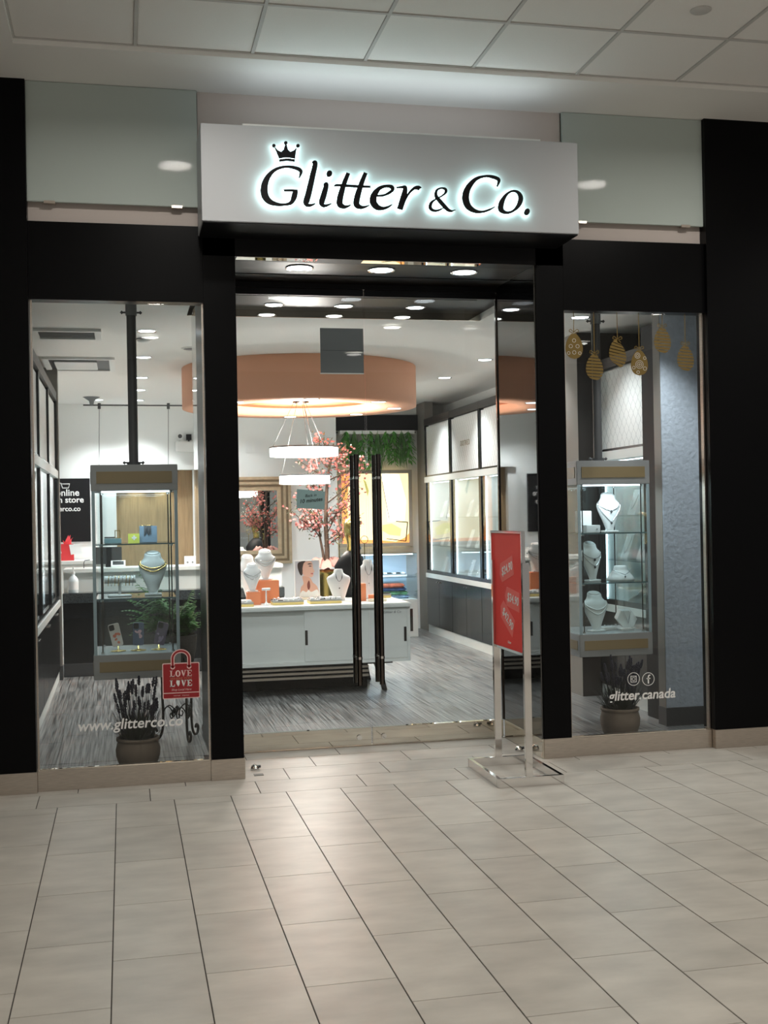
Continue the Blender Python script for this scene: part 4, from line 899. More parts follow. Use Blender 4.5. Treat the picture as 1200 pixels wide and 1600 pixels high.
# --- plants
def blade(mb, p, d, L_, wd, droop, n=5):
    p = Vector(p); d = Vector(d).normalized(); side = d.cross(Vector((0, 0, 1)))
    side = side.normalized() if side.length > 1e-4 else Vector((1, 0, 0)); A, B = [], []
    for i in range(n + 1):
        t = i / n; q = p + d * (L_ * t) + Vector((0, 0, -droop * L_ * t * t)); ww = wd * (1 - t) ** 0.7 * (0.5 + 0.5 * min(1, t * 4)) / 2
        A.append(q + side * ww); B.append(q - side * ww)
    vs = A + B; m_ = n + 1
    mb.add(vs, [(i, i + 1, m_ + i + 1, m_ + i) for i in range(n)], True)
def lavender(x, y, seed, lab, hs=1.0):
    rnd_seed(seed)
    t = thing('potted_lavender', lab, 'potted plant', (x, y, 0), group='potted lavender in the windows')
    MB().lathe([(0.09, 0), (0.105, 0.02), (0.128, 0.09), (0.131, 0.13), (0.120, 0.172), (0.118, 0.178), (0.127, 0.184), (0.127, 0.199), (0.116, 0.201), (0.112, 0.19)], (x, y, 0), 36, cap=False).lathe([(0.09, 0.001), (0.0005, 0.001)], (x, y, 0), 36, cap=False).build('pot', TER, t)
    MB().lathe([(0.113, 0.182), (0.05, 0.192), (0.001, 0.194)], (x, y, 0), 24).build('soil', SOI, t)
    mb = MB()
    for k in range(300):
        a = U(0, 6.283); r = 0.10 * math.sqrt(U(0, 1)); e = U(0.15, 1.0)
        blade(mb, (x + r * math.cos(a), y + r * math.sin(a), 0.188), (math.cos(a) * e * 0.75, math.sin(a) * e * 0.75, 1.0), U(0.10, 0.24) * hs, U(0.006, 0.012), U(0.0, 0.35) * e)
    for k in range(26):
        a = U(0, 6.283); blade(mb, (x + 0.09 * math.cos(a), y + 0.09 * math.sin(a), 0.19), (math.cos(a), math.sin(a), U(0.5, 1.2)), U(0.12, 0.21), 0.011, U(0.1, 0.4))
    mb.build('foliage', LVL, t)
    mb = MB()
    for k in range(46):
        a = U(0, 6.283); r = 0.085 * math.sqrt(U(0, 1)); e = r * 1.9 + U(0, 0.1); h = U(0.15, 0.33) * hs
        p0 = Vector((x + r * math.cos(a), y + r * math.sin(a), 0.188)); p1 = p0 + Vector((math.cos(a) * e * h, math.sin(a) * e * h, h)); d = (p1 - p0).normalized()
        mb.cyl(p0, p1, 0.0016, 5)
        for q in range(7):
            c = p1 + d * (q * 0.008 - 0.02); rr_ = 0.0115 * (1 - abs(q - 2.5) / 6.0)
            for w_ in range(3):
                b = w_ * 2.1 + q; mb.lathe([(0.0008, -0.006), (0.0052, 0), (0.0008, 0.007)], c + Vector((rr_ * 0.6 * math.cos(b), rr_ * 0.6 * math.sin(b), 0)), 5)
    mb.build('flower_spikes', LVF, t)
    return t
lavender(0.062, 7.18, 3, 'taupe pot of dark lavender behind the web address in the left window')
lavender(3.17, 7.25, 9, 'taupe pot of dark lavender below the tower in the right window', 0.95)

def frond(mb, p, a, L_, rise, droop, pin=0.06, n=13):
    p = Vector(p); d = Vector((math.cos(a), math.sin(a), 0)); pts = []
    for i in range(n + 1):
        t = i / n; pts.append(p + d * (L_ * (t - 0.12 * t * t)) + Vector((0, 0, L_ * (rise * t - droop * t * t))))
    mb.tube(pts, [0.0024 * (1 - 0.7 * i / n) for i in range(n + 1)], 4)
    sd = Vector((-d.y, d.x, 0))
    for i in range(1, n + 1):
        t = i / n; ln = pin * math.sin(math.pi * min(1, 0.18 + 0.82 * (1 - t))) ** 0.7 * (1.15 - t * 0.75)
        for s_ in (-1, 1):
            tip = pts[i] + sd * (s_ * ln) + d * ln * 0.35 + Vector((0, 0, -0.3 * ln)); b0 = pts[i] - d * 0.006; b1 = pts[i] + d * 0.008
            mb.add([b0, (b0 + tip) / 2 - d * 0.007, tip, (b1 + tip) / 2 + d * 0.006, b1], [(0, 1, 2, 3, 4)])
rnd_seed(21)
fx, fy = 0.355, 8.12
fs = thing('plant_stand', 'black wrought-iron scroll plant stand behind the red bag sticker', 'plant stand', (fx, fy, 0))
for k in range(3):
    a = math.radians((-72, 48, 168)[k]); dx, dy = math.cos(a), math.sin(a); P_ = lambda r, z: (fx + dx * r * 0.8, fy + dy * r * 0.8, z)
    lg = MB().tube([P_(r, z) for r, z in spline([(0.10, 0.60), (0.145, 0.50), (0.15, 0.30), (0.145, 0.16), (0.155, 0.06), (0.185, 0.008), (0.225, 0.016), (0.235, 0.055), (0.212, 0.072), (0.198, 0.050)], 5)], 0.009, 8).build('leg', IRN, fs)
    a2 = a + math.pi * 2 / 3
    mb = MB()
    for (r0, z0, sgn) in ((0.118, 0.20, -1), (0.118, 0.38, 1)):
        q0 = Vector((fx + dx * r0, fy + dy * r0, 0)); q1 = Vector((fx + math.cos(a2) * r0, fy + math.sin(a2) * r0, 0)); dd = (q1 - q0)
        for e0, e1 in ((q0, dd), (q1, -dd)):
            pts = spline([(0.0, 0.05), (0.06, 0.0), (0.22, -0.025), (0.38, 0.0), (0.43, 0.035), (0.36, 0.055), (0.30, 0.035), (0.34, 0.018)], 5)
            mb.tube([e0 + e1 * u_ + Vector((0, 0, z0 + v_ * sgn)) for u_, v_ in pts], 0.0045, 6)
        c = (q0 + q1) / 2; mb.lathe([(0.004, -0.02), (0.014, -0.008), (0.014, 0.008), (0.004, 0.02)], (c.x, c.y, z0), 8)
    mb.build('scroll', IRN, fs)
MB().tube([(fx + 0.122 * math.cos(q), fy + 0.122 * math.sin(q), 0.50) for q in [2 * math.pi * i / 32 for i in range(32)]], 0.008, 8, closed=True).build('top_hoop', IRN, fs)
MB().lathe([(0.001, 0.46), (0.105, 0.46), (0.108, 0.465), (0.001, 0.467)], (fx, fy, 0), 28, cap=False).build('tray', IRN, fs)
fe = thing('potted_fern', 'bushy green fern in a dark basket on the iron stand in the left window', 'potted plant', (fx, fy, 0.468))
MB().lathe([(0.001, 0.468), (0.085, 0.468), (0.112, 0.60), (0.122, 0.70), (0.116, 0.71), (0.11, 0.69), (0.001, 0.69)], (fx, fy, 0), 28, cap=False).build('basket', mat('dark_basket', (0.022, 0.016, 0.011), 0.8, var=0.6, vscale=60, vstretch=(1, 1, 6), bump=0.8), fe)
mb = MB()
for k in range(130):
    a = U(0, 6.283); Lf = U(0.20, 0.44)
    if math.cos(a) > 0.35: Lf = min(Lf, 0.11 / math.cos(a))
    if math.sin(a) < -0.2: Lf = min(Lf, 0.13 / -math.sin(a))
    rs = U(0.5, 2.0) * (0.38 / max(Lf, 0.2)) ** 0.9
    frond(mb, (fx + U(-.05, .04), fy + U(-.04, .05), 0.69), a, Lf, rs, U(0.35, 0.9) * rs, min(U(0.045, 0.07), Lf * 0.35))
mb.build('frond_mass', FRN, fe)

# --- island counter
ix0, ix1, iy0, iy1, IZ = 0.80, 2.352, 9.70, 10.72, 0.752
isl = thing('island_counter', 'white island counter with sliding doors standing under the peach ring', 'counter', ((ix0 + ix1) / 2, (iy0 + iy1) / 2, 0))
MB().box(ix0 - 0.012, iy0 - 0.014, IZ - 0.042, ix1 + 0.012, iy1 + 0.014, IZ).build('worktop', CBW, isl, bevel=0.008)
MB().box(ix0, iy0 + 0.03, 0.258, ix1, iy1, IZ - 0.043).build('carcass', CBW, isl)
MB().box(ix0, iy0, 0.258, ix1, iy0 + 0.0295, 0.285).build('bottom_rail', CBW, isl)
MB().box(ix1 - 0.022, iy0, 0.2855, ix1, iy0 + 0.0295, IZ - 0.043).build('end_stile', CBW, isl)
for a, b, yy, hxx in ((ix0, 1.462, iy0 + 0.014, None), (1.452, ix1 - 0.023, iy0, (1.456, 2.300))):
    d = MB().box(a, yy, 0.286, b, yy + 0.013, IZ - 0.0435).build('sliding_door', CBW, isl, bevel=0.0015)
    if hxx:
        for hx_ in hxx: MB().box(hx_, yy - 0.0015, 0.425, hx_ + 0.022, yy + 0.001, 0.548).build('finger_slot', BRN, d, bevel=0.006)
text('maker_mark', 'Glitter & Co', 0.03, MGR, (2.20, iy0 - 0.0006, 0.675), (1, 0, 0), (0, 0, 1), isl, ext=0.0003, shear=0.25)
for k, z in enumerate((0.135, 0.172, 0.209)):
    MB().box(ix0 + 0.10, iy0 + 0.14, z - 0.010, 2.02, iy0 + 0.165, z + 0.010).build('base_rail', STB, isl, bevel=0.003)
MB().box(ix0 + 0.08, iy0 + 0.10, 0.234, 2.22, iy1 - 0.10, 0.257).build('base_top', BRN, isl)
MB().box(ix0 + 0.12, iy0 + 0.42, 0.0, 2.06, iy0 + 0.46, 0.2335).build('base_shade_panel', BLKM, isl)  # dark panel added for the shade under the island, hides the vase foot
for xx, sx_ in ((ix0 + 0.12, -1), (2.10, 1)):
    for yy, sy_ in ((iy0 + 0.15, -1), (iy1 - 0.2, 1)):
        MB().prism([(xx - 0.03, yy, 0.236), (xx + 0.03, yy, 0.236), (xx + 0.018 + 0.06 * sx_, yy, 0.0), (xx - 0.018 + 0.06 * sx_, yy, 0.0)], (0, 1, 0), 0.045).build('leg', BRN, isl)
# --- things on the island
def zt(x, y): return onZ(x, y, IZ)
def block(x0, x1, y0, y1, z0, z1, lab): return item(MB().box(x0, y0, z0, x1, y1, z1), 'display_block', ORC, lab, 'block', bevel=0.002, group='orange blocks on the island')
I = IZ + 0.0005
block(1.112, 1.306, 10.16, 10.34, I, I + 0.195, 'large orange block under the rear white bust at the left of the island')
block(1.012, 1.125, 9.98, 10.09, I, I + 0.108, 'small orange block under the front white bust at the left of the island')
bust(1.20, 10.25, I + 0.196, 0.255, 0.185, 'white bust with triple silver chains on the large orange block', [(.80, .62, 'shortest silver chain on the rear left island bust', 'thin'), (.80, .52, 'middle silver chain on the rear left island bust', 'thin'), (.80, .42, 'longest silver chain on the rear left island bust', 'thin')])
bust(1.063, 10.04, I + 0.109, 0.235, 0.155, 'white bust with layered silver chains on the small orange block', [(.80, .55, 'upper silver chain on the front left island bust', 'thin'), (.80, .42, 'lower silver chain on the front left island bust', 'thin')])
bust(1.085, 10.50, I + 0.0, 0.40, 0.19, 'tall white bust standing behind the others at the left end of the island', [(.80, .55, 'silver chain on the rearmost island bust', 'thin')], rz=0.3)
def wide_bust(x, y, h, wd, lab, nlab):
    t = thing('necklace_bust', lab, 'bust', (x, y, I))
    sec = [(0, .24, .10), (.1, .25, .11), (.35, .36, .14), (.6, .48, .16), (.72, .50, .16), (.78, .44, .15), (.84, .28, .14), (.9, .20, .13), (.97, .19, .13), (1, .16, .11)]
    MB().loft([(0, 0.08 * h * v, v * h, a * wd, b * wd) for v, a, b in sec], 28).build('torso', VEL, t, local=True)
    MB().lathe([(0.165 * wd, 0.0), (0.17 * wd, 0.003), (0.001, 0.004)], (0, 0.08 * h, h), 20, sy=0.72).build('neck_cap', VEL, t, local=True)
    k = thing('necklace', nlab, 'necklace', (x, y, I))
    for (dep, r_) in ((0.24, 0.0022), (0.44, 0.0018)):
        MB().tube([(0.14 * wd * s + 0.05 * wd * s * (1 - abs(s)), 0.08 * h * .8 - wd * (0.135 + 0.025 * (1 - abs(s))) - 0.004, h * (0.86 - dep * (1 - s * s))) for s in [-1 + i / 8 for i in range(17)]], r_, 5).build('chain', DGR, k, local=True)
    MB().lathe([(0.001, -.014), (0.008, -.004), (0.001, .006)], (0, 0.06 * h - wd * 0.165, h * 0.415), 8).build('pendant_drop', DGR, k, local=True)
wide_bust(1.836, 10.18, 0.272, 0.212, 'broad white bust with a pendant at the middle of the island', 'pendant necklace on the broad white bust mid-island')
wide_bust(2.115, 10.25, 0.345, 0.225, 'taller broad white bust seen between the door handles', 'dark necklace on the bust between the door handles')
block(1.945, 2.045, 10.02, 10.10, I, I + 0.15, 'orange block half hidden behind the left door handle')
block(2.07, 2.165, 9.98, 10.06, I, I + 0.052, 'low orange block in front of the bust between the door handles')
item(MB().box(2.05, 9.90, I, 2.20, 9.96, I + 0.022), 'acrylic_riser', CRM, 'thin cream riser in front of the low orange block on the island', 'riser', bevel=0.002)
tsd = thing('ring_stand', 'small white T-shaped stand at the left front of the island', 'stand', (1.165, 9.93, I))
MB().lathe([(0.030, 0), (0.028, 0.006), (0.008, 0.022), (0.006, 0.03)], (1.165, 9.93, I), 16).cyl((1.165, 9.93, I + 0.028), (1.165, 9.93, I + 0.128), 0.006, 10).build('stem', VEL, tsd)
MB().cyl((1.130, 9.93, I + 0.134), (1.200, 9.93, I + 0.134), 0.011, 12).build('crossbar', VEL, tsd)
def tray(x0, x1, y0, y1, lab, nx, ny, seed):
    rnd_seed(seed)
    t = thing('jewellery_tray', lab, 'tray', ((x0 + x1) / 2, (y0 + y1) / 2, I), group='jewellery trays on the island')
    MB().box(x0, y0, I, x1, y1, I + 0.022).build('tray_base', YEL, t, bevel=0.002)
    MB().box(x0 + 0.004, y0 + 0.004, I + 0.0225, x1 - 0.004, y1 - 0.004, I + 0.030).build('liner', LIN, t)
    MB().frame((x0, y0, I + 0.0225), (1, 0, 0), (0, 1, 0), (0, 0, 1), x1 - x0, y1 - y0, 0.005, 0.014).build('rim', mat('tray_rim', (0.35, 0.34, 0.30), 0.5), t)
    for i in range(nx):
        for j in range(ny):
            cx_ = x0 + (i + 0.5) * (x1 - x0) / nx; cy_ = y0 + (j + 0.5) * (y1 - y0) / ny; q = U(0, 1)
            if q < 0.25: MB().box(cx_ - 0.022, cy_ - 0.015, I + 0.0305, cx_ + 0.022, cy_ + 0.015, I + 0.042).build('ring_card', BLKM, t)
            elif q < 0.7: MB().box(cx_ - 0.016, cy_ - 0.02, I + 0.0305, cx_ + 0.016, cy_ + 0.02, I + 0.052).build('ring_card', VEL, t)
            else: MB().tube([(cx_ + 0.012 * math.cos(a), cy_, I + 0.043 + 0.012 * math.sin(a)) for a in [2 * math.pi * k / 10 for k in range(10)]], 0.003, 5, closed=True).build('ring', SIL, t)
tray(1.215, 1.475, 9.86, 10.05, 'yellow-edged ring tray left of centre on the island front', 6, 3, 2)
tray(1.53, 1.80, 9.86, 10.05, 'yellow-edged ring tray in front of the broad white bust', 6, 3, 5)
tray(0.86, 1.045, 9.80, 9.96, 'yellow-edged ring tray at the left end of the island front', 3, 2, 7)
tray(2.20, 2.33, 10.30, 10.45, 'yellow-edged ring tray at the right end of the island', 3, 2, 8)
# framed portrait print
pf = thing('photo_stand', 'upright photo of a dark-haired woman in profile on the island', 'photo', (1.585, 10.45, I))
yP = 10.45; p0 = onY(461, 877, yP); p1 = onY(499, 931, yP); PW_, PH_ = p1.x - p0.x, p0.z - I
q0x, q1z = p0.x, p0.z
MB().box(q0x - 0.006, yP, I + 0.018, q0x + PW_ + 0.006, yP + 0.016, q1z + 0.005).build('backing', VEL, pf)
MB().box(q0x - 0.03, yP - 0.05, I, q0x + PW_ + 0.03, yP + 0.05, I + 0.018).build('foot', CRM, pf, bevel=0.003)
fpr = lambda a, b, d=0.0: Vector((q0x + a * PW_, yP - 0.0006 - d, q1z - b * (PH_ - 0.02)))   # zoom-like 0..1 coordinates
prt = MB().prism([fpr(0, 0), fpr(1, 0), fpr(1, 1), fpr(0, 1)], (0, -1, 0), 0.0004).build('print', mat('print_bg', (0.52, 0.55, 0.60), 0.35), pf)
def pshape(nm, pts, m, d): MB().prism([fpr(a, b, d) for a, b in [p[:2] for p in spline(pts, 4, True)]], (0, -1, 0), 0.0003).build(nm, m, prt)
pshape('hair', [(.14, .04), (.40, .0), (.46, .06), (.36, .16), (.33, .3), (.26, .40), (.17, .33), (.10, .16)], HRB, 0.0006)
pshape('neck_shoulders', [(.30, .42), (.34, .62), (.22, .74), (.24, .97), (.6, .98), (.98, .97), (.92, .72), (.74, .60), (.60, .46)], SKN, 0.0008)
pshape('face', [(.34, .10), (.44, .02), (.66, .01), (.74, .10), (.75, .20), (.81, .30), (.74, .34), (.77, .38), (.70, .45), (.52, .44), (.36, .40), (.30, .28)], mat('print_skin_light', (0.70, 0.44, 0.35), 0.5), 0.0012)
pshape('ear_hair', [(.18, .18), (.27, .12), (.31, .26), (.27, .38), (.19, .30)], HRB, 0.0016)
pshape('brow', [(.52, .09), (.60, .065), (.72, .085), (.60, .10)], HRB, 0.0016)
pshape('eye', [(.56, .145), (.63, .13), (.70, .15), (.63, .16)], HRB, 0.0016)
pshape('lips', [(.64, .355), (.72, .335), (.76, .355), (.72, .375)], mat('print_lip', (0.50, 0.13, 0.12), 0.5), 0.0016)
pshape('hair_strand', [(.50, .62), (.58, .54), (.62, .70), (.56, .80), (.50, .74)], mat('print_auburn', (0.16, 0.04, 0.03), 0.5), 0.0016)
pshape('dress', [(.28, .82), (.45, .86), (.55, .80), (.66, .86), (.92, .80), (.96, .99), (.5, 1.0), (.16, .99)], DWH, 0.0016)
# blossom tree in a brass vase with a tulle bow
vx, vy = onY(510, 900, 11.95).x, 11.95
bt = thing('blossom_tree', 'artificial pink blossom tree in a tall brass vase behind the island', 'artificial tree', (vx, vy, 0))
VT = onY(510, 890, 11.95).z
MB().lathe([(0.001, 0), (0.12, 0), (0.125, 0.02), (0.085, 0.3), (0.080, VT - 0.25), (0.085, VT - 0.05), (0.10, VT), (0.09, VT + 0.002), (0.001, VT - 0.02)], (vx, vy, 0), 32, cap=False).build('vase', BRA, bt)
rnd_seed(12); mb = MB()
def leafy(a, rx, rz, wob): return None
for k in range(16):
    a = 2 * math.pi * k / 16 + U(-.2, .2); L_ = U(0.13, 0.21); c = Vector((vx, vy, VT - 0.005)); d = Vector((math.cos(a), math.sin(a), 0)); sdv = Vector((-d.y, d.x, 0)); rows = []
    for i in range(6):
        t = i / 5; h = U(0.11, 0.15) * math.sin(t * 2.6) - 0.03 * t; ww = 0.014 + 0.075 * t
        rows.append([c + d * (0.02 + L_ * t) + sdv * (ww * s) + Vector((0, 0, h + 0.012 * math.sin(5 * s + k))) for s in (-1, -.5, 0, .5, 1)])
    vs = [v for r_ in rows for v in r_]; mb.add(vs, [(i * 5 + j, i * 5 + j + 1, (i + 1) * 5 + j + 1, (i + 1) * 5 + j) for i in range(5) for j in range(4)], True)
mb.build('tulle_bow', TUL, bt)
tb_ = MB(); tips = []
def limb(pts, r0, r1):
    s = spline([tuple(p) for p in pts], 5); n_ = len(s); tb_.tube(s, [r0 + (r1 - r0) * i / (n_ - 1) for i in range(n_)], 7); return [Vector(p) for p in s]
tp = lambda px, py, dy=0.0: tuple(onY(px, py, vy + dy))
main = limb([(vx, vy, VT - 0.05), tp(511, 860), tp(509, 820), tp(510, 780), tp(512, 745), tp(518, 715), tp(520, 695)], 0.030, 0.007)
sec = limb([(vx - 0.02, vy, VT - 0.05), tp(505, 868), tp(500, 840), tp(497, 815, -.03), tp(488, 795, -.06)], 0.017, 0.006)
subs = [(main, 8, (545, 755), .10), (main, 10, (560, 762), -.10), (main, 14, (565, 735), .05), (main, 18, (490, 735), -.1), (main, 16, (480, 752), .1), (main, 22, (540, 720), .12), (main, 22, (492, 705), -.08), (main, 24, (505, 690), .0), (main, 26, (541, 700), -.05), (main, 6, (560, 808), .12), (main, 12, (548, 790), -.12), (sec, 10, (470, 790), -.06), (sec, 12, (455, 798), .05), (sec, 14, (475, 815), .0), (sec, 16, (462, 775), .12), (sec, 14, (490, 800), -.14), (main, 9, (488, 772), .16), (main, 20, (468, 720), .05), (main, 7, (535, 825), -.05), (main, 19, (572, 715), -.02), (main, 28, (497, 684), .02)]
rnd_seed(33)
for base, i, pxy, dy in subs:
    b = base[min(i, len(base) - 1)]; e = Vector(tp(*pxy, dy)); m_ = (b + e) / 2 + Vector((0, 0, -0.02))
    tips.append(limb([b, m_, e], 0.008, 0.003))
tb_.build('trunk_and_branches', BRK, bt)
fl, lf = MB(), MB()
for s in tips:
    for _ in range(34):
        p = s[random.randrange(3, len(s))] + Vector((U(-.075, .075), U(-.07, .07), U(-.065, .065)))
        a = U(0, 6.28); tilt = U(-.9, .9)
        for q in range(5):
            b = a + q * 1.2566; d = Vector((math.cos(b), math.sin(b) * math.sin(tilt), math.sin(b) * math.cos(tilt))); e = Vector((-math.sin(b), math.cos(b) * math.sin(tilt), math.cos(b) * math.cos(tilt))); L_ = U(.011, .019)
            fl.add([p, p + d * L_ * .6 + e * L_ * .42, p + d * L_, p + d * L_ * .6 - e * L_ * .42], [(0, 1, 2, 3)])
    for _ in range(60):
        p = s[random.randrange(2, len(s))] + Vector((U(-.075, .075), U(-.06, .06), U(-.065, .065))); blade(lf, p, (U(-1, 1), U(-1, 1), U(-.5, 1)), U(.03, .06), 0.019, 0.2, 3)
fl.build('blossom_mass', BLS, bt); lf.build('leaf_mass', BLF, bt)
# gold mannequin head
gh = thing('mannequin_head', 'gold mannequin head with black drape behind the left door handle', 'mannequin', (2.02, 10.60, I))
hxx, hyy = 2.03, 10.60
MB().loft([(hxx, hyy, I, .10, .08), (hxx, hyy, I + .10, .13, .09), (hxx - .01, hyy, I + .28, .15, .10), (hxx, hyy, I + .36, .11, .08), (hxx + .01, hyy, I + .42, .055, .05)], 24).build('draped_shoulders', BLKM, gh)
MB().loft([(hxx + .01, hyy, I + .36, .05, .048), (hxx + .01, hyy - .005, I + .47, .046, .048), (hxx + .008, hyy - .02, I + .51, .052, .06), (hxx + .008, hyy - .02, I + .56, .068, .085), (hxx + .008, hyy - .01, I + .62, .076, .095), (hxx + .008, hyy, I + .67, .07, .088), (hxx + .008, hyy + .005, I + .71, .045, .055), (hxx + .008, hyy + .005, I + .725, .01, .012)], 24).build('head', BRA, gh)
MB().prism([(hxx - .004, hyy - .10, I + .60), (hxx + .02, hyy - .10, I + .60), (hxx + .022, hyy - .128, I + .565), (hxx - .006, hyy - .128, I + .565)], (0, 1, -.3), 0.03).build('nose', BRA, gh)
for s_ in (-1, 1): MB().tube([(hxx + .008 + .118 * s_ + .034 * math.cos(a), hyy, I + .52 + .034 * math.sin(a)) for a in [2 * math.pi * i / 20 for i in range(20)]], 0.003, 6, closed=True).cyl((hxx + .008 + .118 * s_, hyy, I), (hxx + .008 + .118 * s_, hyy, I + .488), 0.004, 8).build('hoop_stand', BRA, gh)

# --- service counter, left rear
sco = thing('service_counter', 'long white-topped service counter with black front at the left rear', 'counter', (0.0, 11.95, 0))
MB().box(-0.579, 11.66, 0.0, 1.55, 12.2, 0.125).build('plinth', DGR, sco)
MB().box(-0.579, 11.68, 0.125, 1.55, 12.2, 0.705).build('black_front', CBD, sco)
MB().box(-0.579, 11.60 + 0.035, 0.705, 1.55, 12.2, 0.80).build('granite_ledge', GRN, sco, bevel=0.004)
MB().box(-0.579, 11.86, 0.80, 1.55, 12.2, 0.985).build('white_upstand', CBW, sco)
MB().box(-0.579, 11.82, 0.985, 1.56, 12.3, 1.025).build('white_top', CBW, sco, bevel=0.004)
CT = 1.0255
c = onY(115, 925, 11.74)
sb_ = thing('sanitizer_bottle', 'clear pump bottle of hand sanitizer on the dark granite ledge', 'bottle', (c.x, 11.74, 0.8005))
MB().lathe([(0.001, 0), (0.046, 0), (0.047, 0.005), (0.047, 0.125), (0.03, 0.155), (0.015, 0.165), (0.015, 0.18)], (c.x, 11.74, 0.8005), 20).build('bottle', mat('bottle_plastic', (0.62, 0.68, 0.70), 0.15), sb_)
MB().lathe([(0.0476, 0.03), (0.0476, 0.11)], (c.x, 11.74, 0.8005), 20, cap=False).build('paper_band', VEL, sb_)
MB().cyl((c.x, 11.74, 0.98), (c.x, 11.74, 1.005), 0.017, 14).cyl((c.x, 11.74, 1.005), (c.x, 11.74, 1.04), 0.006, 8).box(c.x - 0.006, 11.685, 1.035, c.x + 0.006, 11.75, 1.05).build('pump', VEL, sb_)
def back(px, Y): return onY(px, 890, Y).x
x_ = back(185, 12.05); cr = thing('card_terminal', 'white payment terminal with a dark slanted screen on the service counter', 'card terminal', (x_, 12.0, CT))
MB().add([(x_ - .07, 11.93, CT), (x_ + .07, 11.93, CT), (x_ + .07, 12.07, CT), (x_ - .07, 12.07, CT), (x_ - .07, 11.93, CT + .02), (x_ + .07, 11.93, CT + .02), (x_ + .07, 12.07, CT + .065), (x_ - .07, 12.07, CT + .065)], [(0, 3, 2, 1), (4, 5, 6, 7), (0, 1, 5, 4), (1, 2, 6, 5), (2, 3, 7, 6), (3, 0, 4, 7)]).build('body', VEL, cr)
MB().add([(x_ - .055, 11.945, CT + .0265), (x_ + .055, 11.945, CT + .0265), (x_ + .055, 12.05, CT + .0602), (x_ - .055, 12.05, CT + .0602)], [(0, 1, 2, 3)]).build('screen', BLKM, cr)
x_ = back(170, 12.15); mo = thing('point_of_sale_monitor', 'dark monitor seen from behind on the service counter', 'monitor', (x_, 12.15, CT))
MB().box(x_ - .13, 12.13, CT + .03, x_ + .13, 12.16, CT + .20).build('housing', DGR, mo, bevel=0.004); MB().box(x_ - .03, 12.11, CT, x_ + .03, 12.20, CT + .03).box(x_ - .02, 12.115, CT + .03, x_ + .03, 12.129, CT + .20).build('stand', BLKM, mo)
x_ = back(297, 12.05); cs_ = thing('card_holder', 'small white card holder with two round marks on the counter right of the tower', 'card holder', (x_, 12.05, CT))
MB().box(x_ - .055, 12.02, CT, x_ + .055, 12.08, CT + .09).build('body', VEL, cs_, bevel=0.003)
for k in (-1, 1): MB().cyl((x_ + .025 * k, 12.0198, CT + .03), (x_ + .025 * k, 12.0185, CT + .03), 0.012, 14).build('mark', MGR, cs_)
x_ = back(136, 12.0); item(MB().tube([(x_ - .03, 12.0, CT), (x_ - .03, 12.0, CT + .05), (x_ - .02, 12.0, CT + .075), (x_ + .03, 12.0, CT + .08)], 0.004, 6), 'desk_arm', DGR, 'thin curved black wire arm on the service counter', 'arm')
# back counter with gift bags
bc_ = thing('back_counter', 'white back counter below the black promotion board', 'counter', (-0.5, 14.7, 0))
MB().box(-1.049, 14.42, 0, -0.205, 15.029, 0.98).build('body', CBW, bc_); MB().box(-1.049, 14.39, 0.98, -0.205, 15.029, 1.02).build('top', CBW, bc_, bevel=0.003)
for k, (px, lab) in enumerate(((104, 'red gift bag with tissue on the back counter, beside the post'), (72, 'red gift bag with tissue seen through the left cabinet glass'))):
    x_ = onY(px, 860, 14.6).x; gb = thing('gift_bag', lab, 'gift bag', (x_, 14.6, 1.0205), group='red gift bags')
    MB().prism([(x_ - .075, 14.6, 1.0205), (x_ + .085, 14.6, 1.0205), (x_ + .08, 14.6, 1.22), (x_ - .07, 14.6, 1.22)], (0, 1, 0), 0.07).build('bag', mat('bag_red', (0.60, 0.03, 0.035), 0.5), gb)
    rnd_seed(k + 4); mb = MB()
    for q in range(9): mb.prism([(x_ + U(-.06, .0), 14.62, 1.20), (x_ + U(.0, .06), 14.62, 1.20), (x_ + U(-.07, .09), 14.60 + U(0, .05), 1.25 + U(0, .09))], (0, 1, 0), 0.004)
    mb.build('tissue', mat('tissue_red', (0.72, 0.05, 0.06), 0.6), gb)
    MB().prism([(x_ + .05, 14.59, 1.09), (x_ + .18, 14.59, 1.11), (x_ + .15, 14.59, 1.22), (x_ + .03, 14.59, 1.21)], (0, 1, 0), 0.006).build('gift_tag', VEL, gb)
# black promotion board
yb = 15.03; a_, b_ = onY(80, 748, yb), onY(142, 846, yb)
pb = thing('promotion_board', 'black wall board with white shop-online lettering at the left rear', 'sign', ((a_.x + b_.x) / 2, yb, b_.z))
MB().box(-1.04, yb, b_.z, b_.x, yb + 0.019, a_.z).build('board', BLKM, pb)
for body, py, sz in (('Shop online', 770, 0.115), ('Pick up in store', 781, 0.105), ('glitterco.co', 795, 0.085)):
    e = onY({770: 124, 781: 131, 795: 126}[py], py, yb - 0.001)
    text('board_lettering', body, sz, DWH, e, (1, 0, 0), (0, 0, 1), pb, ext=0.0005, align='RIGHT', bold=0.002)
c = onY(103, 760, yb); MB().tube([(c.x - .09, yb - .002, c.z + .04), (c.x - .06, yb - .002, c.z + .04), (c.x - .04, yb - .002, c.z - .02), (c.x + .03, yb - .002, c.z - .02), (c.x + .045, yb - .002, c.z + .03), (c.x - .055, yb - .002, c.z + .03)], 0.006, 6).build('cart_mark', DWH, pb)
